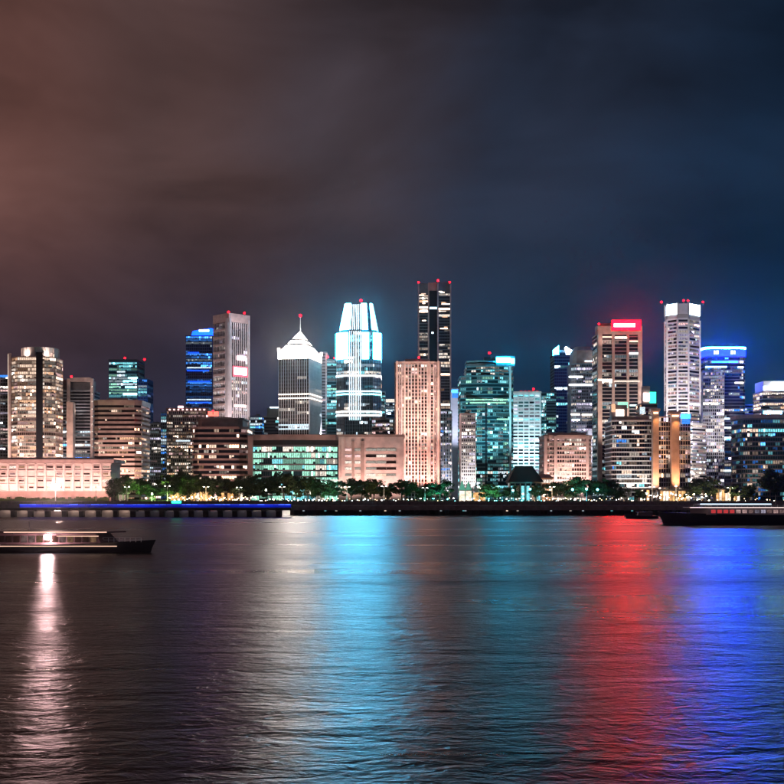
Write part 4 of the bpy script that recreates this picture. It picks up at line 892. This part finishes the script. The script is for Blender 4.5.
# lantern lighting the green tree
for px, col_, wt in ((151, (.5, 1, .22), 16000), (494, (.2, 1, .6), 3500), (437, (.1, 1, .7), 3500), (586, (.1, .8, 1), 4500), (524, (.1, .8, 1), 4500), (332, (.2, 1, .8), 3000), (205, (1, .7, .35), 2500), (735, (1, .75, .35), 3500), (700, (1, .7, .4), 3000), (560, (1, .6, .3), 2500), (300, (1, .65, .35), 2000), (370, (1, .7, .45), 1500)):
    e = empty('garden_light', (X(px, 856.5), 856.5, GZ), {151: 'green garden floodlight under the brightly lit green tree'}.get(px, 'low garden floodlight on the promenade under the trees'), 'garden light', None if px == 151 else 'garden floodlights under the trees')
    mb = MB(); mb.tube((0,0,0), (0,0,.4), .2, .15, 'metal_dark', 8); mb.box(-.35, .35, -.2, .2, .4, .8, 'metal_dark'); mb.build('housing', e)
    ld = bpy.data.lights.new('garden_lamp', 'SPOT'); ld.energy = wt*9; ld.color = col_; ld.spot_size = R(120); ld.spot_blend = .8; ld.shadow_soft_size = .3
    lo = bpy.data.objects.new('garden_lamp', ld); COL.objects.link(lo); lo.parent = e; lo.location = (0, 0, 1.0)
    lo.rotation_euler = Vector((0, 1, .55)).to_track_quat('-Z', 'Y').to_euler()

# glowing pavilions at the water's edge
def tent(px0, px1, D, ytop, label, n=3, mat='tent_glow', roofmat='metal_white'):
    a, c = X(px0, D), X(px1, D); h = H(ytop, D); e = empty('tent_pavilion', ((a+c)/2, D, GZ), label, 'pavilion'); w_ = (c-a)/n
    for i in range(n):
        x0 = a+i*w_-(a+c)/2; m_ = MB(); zb = h*.55
        m_.add([(x0,0,zb),(x0+w_,0,zb),(x0+w_,8,zb),(x0,8,zb),(x0+w_/2,4,h),(x0+w_*.42,3.6,zb+(h-zb)*.4),(x0+w_*.58,3.6,zb+(h-zb)*.4)], [(0,1,4),(1,2,4),(2,3,4),(3,0,4),(3,2,1,0)], roofmat); m_.build('tent_roof', e)
        m_ = MB(); m_.box(x0+.4, x0+w_-.4, 1.2, 1.4, .4, zb-.6, mat); m_.build('lit_wall', e)
        for xx in (x0+.15, x0+w_-.15): m_ = MB(); m_.box(xx-.12, xx+.12, .3, .55, 0, zb, 'metal_white'); m_.build('post', e)
tent(459, 472, 884, 480, 'cluster of bright white peaked tents below the lilac slab tower', 2)
tent(473, 486, 888, 483, 'pinkish glowing tent pavilion beside the bright white peaked tents', 2, 'shop_glow')
tent(118, 128, 890, 487, 'pale low tent beside the end of the low pale hall', 2, 'window_warm_1')
# dark hipped pavilion
D = 905; a, c = X(508, D), X(544, D); h0, h1 = H(482, D), H(465.5, D); e = empty('hipped_pavilion', ((a+c)/2, D, GZ), 'dark steep hipped-roof pavilion before the white gridded tower', 'pavilion'); hw = (c-a)/2
solid('dark_tiles', (.03, .03, .032), rough=.7)
mb = MB(); mb.prism([(-hw,0),(hw,0),(hw,26),(-hw,26)], h0, h1, 'dark_tiles', top=[(-hw*.5,9),(hw*.42,9),(hw*.42,17),(-hw*.5,17)]); mb.build('roof', e)
mb = MB(); mb.box(-hw*.93, hw*.93, 2, 24, h0-1, h0-.01, 'stone_tan'); mb.build('eaves', e)
mb = MB(); mb.box(-hw*.85, hw*.85, 4, 22, 0, h0-1.02, 'glass_brown'); mb.build('wall', e)
for i in range(7): xx = -hw*.88+hw*1.76*i/6; mb = MB(); mb.box(xx-.4, xx+.4, 2.2, 3.0, 0, h0-1.02, 'stone_tan'); mb.build('column', e)
for i in range(6): xx = -hw*.88+hw*1.76*(i+.5)/6; mb = MB(); mb.box(xx-1.2, xx+1.2, 3.9, 3.98, 1, h0-3, rng.choice(['window_teal_2', 'window_amber_2', 'window_warm_1'])); mb.build('window', e)
# low orange-lit restaurant between pavilion and balcony block
D = 925; p = rect(537, 552, D, 14); b = B('restaurant', 'low peach-lit restaurant house beside the dark hipped pavilion', p, 'restaurant')
b.vol(p, 0, H(479, D), fl=4.5, bay=4, glass='glass_brown', band='stone_tan', bh=1, lit=.8, pal=WARM, lev=(0, 2, 4, 1)); b.pr('roof', offset(p, 1.2), H(479, D)+.8, H(474, D), 'stone_tan', st=.55); b.flood(X(545, D), D-9, 1.5, X(545, D), D, 12, 9000, (1, .55, .3), 120); b.done()
# low kiosks and glowing shop fronts behind the trees
for (a, c, yt, lb) in ((170, 186, 491, 'low warm-lit kiosk behind the first promenade trees'), (190, 212, 490, 'long warm-lit cafe front below the dark brown block'), (218, 243, 491, 'amber-lit cafe terrace before the pinkish corner tower'),
                       (640, 656, 488, 'glowing kiosk before the white-lined low block'), (660, 690, 489, 'bright cafe front at the foot of the orange columns'), (716, 740, 488, 'dim amber kiosk before the blue-crowned tower')):
    D = 893; p = rect(a, c, D, 8); b = B('kiosk', lb, p, 'kiosk'); h = H(yt, D)
    b.pr('wall', p, 0, h-1, 'stone_brown'); b.pr('roof', offset(p, 1.2), h-1, h, 'metal_dark')
    n = max(3, round((c-a)/3)); xa, xc = X(a, D), X(c, D)
    for i in range(n): t0 = xa+(xc-xa)*(i+.1)/n; t1 = xa+(xc-xa)*(i+.9)/n; b.box('shop_window', t0, t1, D-.12, D-.03, .8, h-1.6, rng.choice(['shop_glow', 'shop_glow', 'tent_glow', 'glass_brown']))
    b.done()

# ================================================================== TREES
def leaf_mat(name, c):
    m, t, o = new_mat(name)
    b = t.nodes.new('ShaderNodeBsdfPrincipled'); b.inputs['Roughness'].default_value = .6
    n = t.nodes.new('ShaderNodeTexNoise'); n.inputs['Scale'].default_value = .5; tcn = t.nodes.new('ShaderNodeTexCoord'); t.links.new(tcn.outputs['Object'], n.inputs['Vector'])
    r = t.nodes.new('ShaderNodeValToRGB'); r.color_ramp.elements[0].position = .3; r.color_ramp.elements[1].position = .7
    r.color_ramp.elements[0].color = (c[0]*.6, c[1]*.6, c[2]*.6, 1); r.color_ramp.elements[1].color = (c[0]*1.4, c[1]*1.4, c[2]*1.4, 1)
    t.links.new(n.outputs['Fac'], r.inputs[0]); t.links.new(r.outputs[0], b.inputs['Base Color'])
    tr = t.nodes.new('ShaderNodeBsdfTranslucent'); t.links.new(r.outputs[0], tr.inputs['Color'])
    mx = t.nodes.new('ShaderNodeMixShader'); mx.inputs[0].default_value = .3; t.links.new(b.outputs[0], mx.inputs[1]); t.links.new(tr.outputs[0], mx.inputs[2]); t.links.new(mx.outputs[0], o.inputs[0])
leaf_mat('leaf_a', (.045, .085, .025)); leaf_mat('leaf_b', (.035, .07, .03)); leaf_mat('leaf_c', (.06, .09, .025))
solid('bark', (.09, .065, .045), rough=.9, scale=1.5, bump=.5)
def make_tree(seed, conical=False):
    """unit tree: about 1 high and 1 wide; returns trunk mesh, crown mesh"""
    r = random.Random(seed); tr = MB(); cr = MB(); mat = ['leaf_a', 'leaf_b', 'leaf_c'][seed % 3]
    tr.tube((0,0,0), (.01,0,.32), .022, .016, 'bark', 7)
    clumps = []
    nl = 9
    for i in range(nl):
        a = 2*math.pi*i/nl+r.uniform(-.3, .3); rad = r.uniform(.15, .40); z = r.uniform(.34, .80)
        if conical: rad = r.uniform(.05, .34)*(1-.8*max(0, (z-.46)/.5)); z = r.uniform(.4, .9)
        q = (rad*math.cos(a), rad*math.sin(a), z); tr.tube((.008, 0, .30+.02*r.random()), (q[0]*.8, q[1]*.8, z-.06), .011, .004, 'bark', 5)
        clumps.append((q, r.uniform(.10, .19)))
    for i in range(26):
        a = r.uniform(0, 6.283); rad = r.uniform(.0, .40); z = r.uniform(.36, .90)-rad*.35
        if conical: z = r.uniform(.38, .95); rad *= max(.1, (1-z)*1.6)
        clumps.append(((rad*math.cos(a), rad*math.sin(a), z), r.uniform(.07, .15)))
    for (c, rr) in clumps:
        for k in range(120):
            v = Vector((r.gauss(0,1), r.gauss(0,1), r.gauss(0,1))).normalized()*rr*(r.random()**.4); v.z *= .72
            p = Vector(c)+v; s = r.uniform(.016, .034)
            a = Vector((r.gauss(0,1), r.gauss(0,1), r.gauss(0,1))).normalized(); b_ = a.orthogonal().normalized()
            cr.add([p-a*s, p+b_*s*.7, p+a*s*1.2, p-b_*s*.7], [(0,1,2,3)], mat)
    return tr.mesh('trunk'), cr.mesh('crown')
TREES = [make_tree(i) for i in range(6)]; CONE = make_tree(31, True)
def tree(px, wpx, ytop, D, label, group=None, proto=None, i=0):
    w_ = wpx*D/F; h = H(ytop, D); e = empty('tree', (X(px, D), D, GZ), label, 'tree', group)
    t, c = proto or TREES[i % len(TREES)]
    for nm, me in (('trunk', t), ('crown', c)):
        o = bpy.data.objects.new(nm, me); COL.objects.link(o); o.parent = e; o.scale = (w_*1.12, w_*1.12, h*1.04); o.rotation_euler = (0, 0, i*1.3)
def behind(px):
    for lim, s_ in ((122, 'at the end of the low pale hall'), (145, 'below the brown ribbon-windowed block'), (172, 'below the small grey block'), (192, 'below the warm-gridded hotel block'), (205, 'at one corner of the dark brown slab block'),
                    (228, 'before the middle of the dark brown slab block'), (252, 'below the pinkish corner tower'), (275, 'before the stone end of the teal glazed hall'), (300, 'before the middle of the teal glazed hall'), (336, 'before the entrance of the teal glazed hall'),
                    (363, 'before the slotted side of the pinkish stone mall'), (392, 'before the plain side of the pinkish stone mall'), (430, 'below the brown ribbed tower'), (520, 'beside the dark hipped pavilion and teal tower'), (545, 'beside the peach-lit restaurant'),
                    (565, 'before one end of the tan balcony block'), (585, 'before the middle of the tan balcony block'), (608, 'beside the tall foot of the red sign tower'), (630, 'before the low white-lined block'), (660, 'beside the orange columns'), (705, 'behind the large round tree'), (730, 'beside the large round tree')):
        if px < lim: return s_
    return 'before the blue-crowned tower'
GT = 'row of promenade trees'
SP = {1: 'tree lit bright green from below by a lantern', 13: 'round tree lit teal-green low down beside the brown ribbed tower', 14: 'small green-lit tree beside the glowing tents', 19: 'large round dark tree at the foot of the icy-crowned skyscraper', 22: 'yellow-green lit tree before the blue-crowned tower', 12: 'wide round dark tree before the pinkish stone mall end'}
for i, (px, wd, yt) in enumerate(((126, 26, 474), (155, 26, 482), (168, 26, 472), (189, 28, 474), (212, 26, 477), (236, 26, 478), (260, 30, 473), (284, 32, 470), (308, 28, 474), (329, 22, 479), (351, 28, 476), (374, 28, 478),
                                  (402, 34, 479), (440, 34, 478), (489, 24, 482), (512, 20, 484), (556, 24, 480), (579, 32, 476), (604, 28, 478), (703, 34, 475), (622, 18, 485), (640, 14, 488), (736, 26, 483), (750, 16, 484), (538, 18, 484))):
    D = 878+rng.uniform(-3, 9) if i not in (1, 13, 14) else 872
    tree(px, wd, yt, D, SP.get(i) or 'dark rounded front-row tree '+behind(px), None if i in SP else GT, None, i)
# a second, further row that closes the gaps
for i, (px, wd, yt) in enumerate(((115, 20, 478), (140, 24, 476), (179, 24, 470), (200, 24, 473), (224, 22, 475), (249, 22, 476), (272, 26, 476), (296, 26, 473), (318, 24, 478), (362, 24, 480), (387, 20, 482), (423, 18, 486), (567, 26, 479), (592, 26, 478), (612, 22, 481), (690, 18, 483), (716, 18, 484))):
    tree(px, wd, yt, 898+rng.uniform(-3, 6), 'dark second-row tree '+behind(px), 'second row of trees', None, i+3)
tree(770, 34, 469, 880, 'tall dark pointed tree before the rounded low office', None, CONE, 1)
tree(786, 30, 474, 884, 'dark pointed tree cut by the frame beside the tallest pointed tree', None, CONE, 3)
# low shrubs along the lawn
solid('shrub_leaf', (.03, .05, .02), rough=.8)
mb = MB()
r_ = random.Random(3)
for i in range(9000):
    x = r_.uniform(X(110, 875), X(800, 875)); y = 873+r_.uniform(0, 5); z = abs(r_.gauss(0, .8)); s = r_.uniform(.25, .55)
    a = Vector((r_.gauss(0,1), r_.gauss(0,1), r_.gauss(0,1))).normalized(); b_ = a.orthogonal(); p_ = Vector((x, y, GZ+z))
    mb.add([p_-a*s, p_+b_*s*.6, p_+a*s, p_-b_*s*.6], [(0,1,2,3)], 'shrub_leaf')
o = mb.build('hedge'); o['kind'] = 'stuff'; tag(o, 'low dark clipped shrubs running under the promenade trees', 'hedge')

# ================================================================== BOATS
solid('hull_dark', (.035, .03, .04), rough=.35, var=.15); solid('cabin_paint', (.16, .10, .11), rough=.4, var=.1); solid('ferry_white', (.55, .45, .46), rough=.4, var=.08)
def hull(mb, L_, W_, h0, h1, mat, bow=1):
    """boat hull along x, bow at +x when bow = 1"""
    ns = 14; vs = []; prof = ((0.0, -.8), (.62, -.5), (.86, .35), (1.0, 1.0))
    rows = []
    for i in range(ns+1):
        t = i/ns; x = (t-.5)*L_; k = 1.0 if t < .55 else max(.03, 1-((t-.55)/.45)**2.2); k *= .9+.1*min(1, t/.1)
        sheer = h0+(h1-h0)*max(0, (t-.35)/.65)**1.8; row = []
        for s in (-1, 1):
            for (a, z) in (prof if s < 0 else prof): row.append((bow*(x+(.035*L_ if t > .8 else 0)*max(0, z)*(t-.8)/.2), s*a*k*W_/2, z*sheer if z > 0 else z))
        rows.append(row)
    o = len(vs)
    for r in rows: vs += r
    fs = []; m = len(prof)
    for i in range(ns):
        for s in (0, m):
            for q in range(m-1):
                a = i*2*m+s+q; f = (a, a+2*m, a+2*m+1, a+1); fs.append(f if s == 0 else f[::-1])
        a = i*2*m+m-1; fs.append((a, a+2*m, a+2*m+m, a+m))
    fs.append((0, 1, 2, 3, 7, 6, 5, 4)); mb.add(vs, fs, mat)
# tour boat, bow towards the open water
D = 207.0; xb, xs = X(150, D), X(-22, D); Lb = xb-xs
e = empty('tour_boat', ((xb+xs)/2, D, 0), 'low dark tour boat with warm light strips and an added dazzling ball for a lamp reflection', 'boat')
mb = MB(); hull(mb, Lb, 6.2, 1.5, 2.3, 'hull_dark'); mb.build('hull', e)
mb = MB(); mb.box(-Lb*.5+.3, Lb*.33, -3.05, -2.9, 1.18, 1.3, 'boat_line'); mb.build('hull_light_line', e)  # emissive strip drawn as a line of light along the hull
MATS['boat_line'].node_tree.nodes['Emission'].inputs[1].default_value = 1.3
mb = MB(); cab = [(-Lb*.46, -2.3), (Lb*.24, -2.3), (Lb*.33, 0), (Lb*.24, 2.3), (-Lb*.46, 2.3)]; mb.prism(cab, 1.45, 3.5, 'cabin_paint', top=[(-Lb*.46, -2.1), (Lb*.20, -2.1), (Lb*.27, 0), (Lb*.20, 2.1), (-Lb*.46, 2.1)]); cb = mb.build('cabin', e)
n = 15
for i in range(n):
    xa = -Lb*.45+(Lb*.66)*i/n; mb = MB(); mb.add([(xa+.12, -2.29, 1.9), (xa+Lb*.66/n-.12, -2.29, 1.9), (xa+Lb*.66/n-.12, -2.19, 3.1), (xa+.12, -2.19, 3.1)], [(0,1,2,3)], rng.choice(['glass_brown', 'glass_brown', 'window_amber_0', 'window_pink_0'])); mb.build('window', cb)
mb = MB(); mb.prism([(-Lb*.47, -2.7), (Lb*.27, -2.7), (Lb*.36, 0), (Lb*.27, 2.7), (-Lb*.47, 2.7)], 3.62, 3.85, 'cabin_paint'); mb.build('roof', e)
mb = MB()
for i in range(9):
    xx = -Lb*.44+Lb*.66*i/8; mb.box(xx-.06, xx+.06, -2.3, -2.18, 3.45, 3.63, 'metal_dark'); mb.box(xx-.06, xx+.06, 2.18, 2.3, 3.45, 3.63, 'metal_dark')
mb.build('roof_posts', e)
mb = MB(); mb.box(-Lb*.32, Lb*.27, -2.85, -2.71, 3.66, 3.8, 'boat_line'); mb.build('roof_light', e)
mb = MB(); mb.box(-Lb*.02, Lb*.22, -2.45, -2.34, 2.95, 3.07, 'boat_line'); mb.build('light_strip', e)
mb = MB(); rail(mb, Lb*.24, Lb*.46, -1.6, 1.9, 1.0, .8, 'metal_white', 2); mb.build('bow_rail', e, 'stuff')
xl = X(53, D)-(xb+xs)/2
mb = MB(); mb.tube((xl, -2.5, 3.6), (xl, -2.9, 3.2), .12, .12, 'metal_dark', 6); mb.box(xl-.75, xl+.75, -3.2, -2.9, 2.4, 3.3, 'metal_dark'); mb.build('added_housing', e)
mb = MB(); mb.ball((xl, -3.35, 2.85), .5, 'lamp_reflection', 12, 8); mb.build('reflection_ball', e, None, 'added dazzling ball for a lamp reflection')  # glowing ball added in place of a lamp's reflection on the water
mb = MB(); mb.tube((-Lb*.2, 0, 3.85), (-Lb*.2, 0, 5.6), .07, .04, 'metal_white', 6); mb.build('mast', e)
# ferry
D = 384.0; xb, xs = X(664, D), X(850, D); Lb = xs-xb; xm = (xb+xs)/2
e = empty('ferry', (xm, D, 0), 'long low ferry with dark hull, pinkish white upper deck and bluish roof light', 'ferry')
mb = MB(); hull(mb, Lb, 10, 3.3, 4.2, 'hull_dark', -1); mb.build('hull', e)
mb = MB(); mb.prism([(-Lb*.36, 0), (-Lb*.28, -4.2), (Lb*.47, -4.2), (Lb*.47, 4.2), (-Lb*.28, 4.2)], 3.35, 5.6, 'ferry_white'); ss = mb.build('superstructure', e)
n = 22
for i in range(n):
    xa = -Lb*.27+Lb*.73*i/n; mb = MB(); mb.box(xa+.3, xa+Lb*.73/n-.3, -4.26, -4.205, 3.9, 5.0, 'boat_red' if i < 4 else rng.choice(['window_pink_1', 'window_pink_0', 'window_pink_1', 'window_lilac_0', 'window_lilac_1'])); mb.build('window', ss)
mb = MB(); mb.box(-Lb*.38, Lb*.48, -4.6, 4.6, 5.62, 5.85, 'ferry_white'); mb.build('upper_deck', e)
mb = MB(); mb.box(-Lb*.38, Lb*.48, -4.75, -4.61, 5.6, 5.9, 'boat_white'); mb.build('deck_light', e)
mb = MB(); mb.prism([(-Lb*.26, -3), (Lb*.20, -3), (Lb*.20, 3), (-Lb*.26, 3)], 5.86, 6.7, 'hull_dark'); mb.build('upper_cabin', e)
mb = MB(); mb.box(-Lb*.385+Lb*.06, Lb*.06, -3.4, 3.4, 6.72, 6.86, 'ferry_white'); mb.build('canopy', e)
mb = MB(); mb.box(-Lb*.32, Lb*.058, -3.55, -3.41, 6.66, 7.0, 'boat_line_blue'); mb.build('roof_light', e, None, 'bluish white roof light line')
mb = MB(); rail(mb, -Lb*.36, Lb*.47, -4.3, 5.86, 2.0, .9, 'metal_white', 2); mb.build('railing', e, 'stuff')
mb = MB(); mb.tube((Lb*.1, 0, 6.7), (Lb*.1, 0, 10), .12, .06, 'metal_white', 6); mb.build('mast', e)
# small moored launch by the pier
D = 470.0; xm = X(642, D); e = empty('launch', (xm, D, 0), 'small dark launch moored in front of the dark pier', 'boat')
mb = MB(); hull(mb, 13, 3.6, 1.1, 1.9, 'hull_dark', -1); mb.build('hull', e); mb = MB(); mb.prism([(-2, -1.2), (4, -1.2), (4, 1.2), (-2, 1.2)], 1.1, 2.6, 'cabin_paint', scale_top=.85); mb.build('cabin', e); mb = MB(); mb.box(-2.4, 4.3, -1.4, 1.4, 2.62, 2.75, 'ferry_white'); mb.build('roof', e)
HAZE, HAZE_G = .000021, .955

# ================================================================== HAZE ADDED TO GIVE THE LIGHTS HALOS
m, t, o = new_mat('haze')
pv = t.nodes.new('ShaderNodeVolumePrincipled'); pv.inputs['Color'].default_value = (.9, .95, 1, 1); pv.inputs['Density'].default_value = HAZE; pv.inputs['Anisotropy'].default_value = HAZE_G
t.links.new(pv.outputs[0], o.inputs['Volume'])
mb = MB(); mb.box(-2400, 2400, -300, 2600, -4, 330, 'haze'); hz_o = mb.build('haze'); hz_o['kind'] = 'stuff'
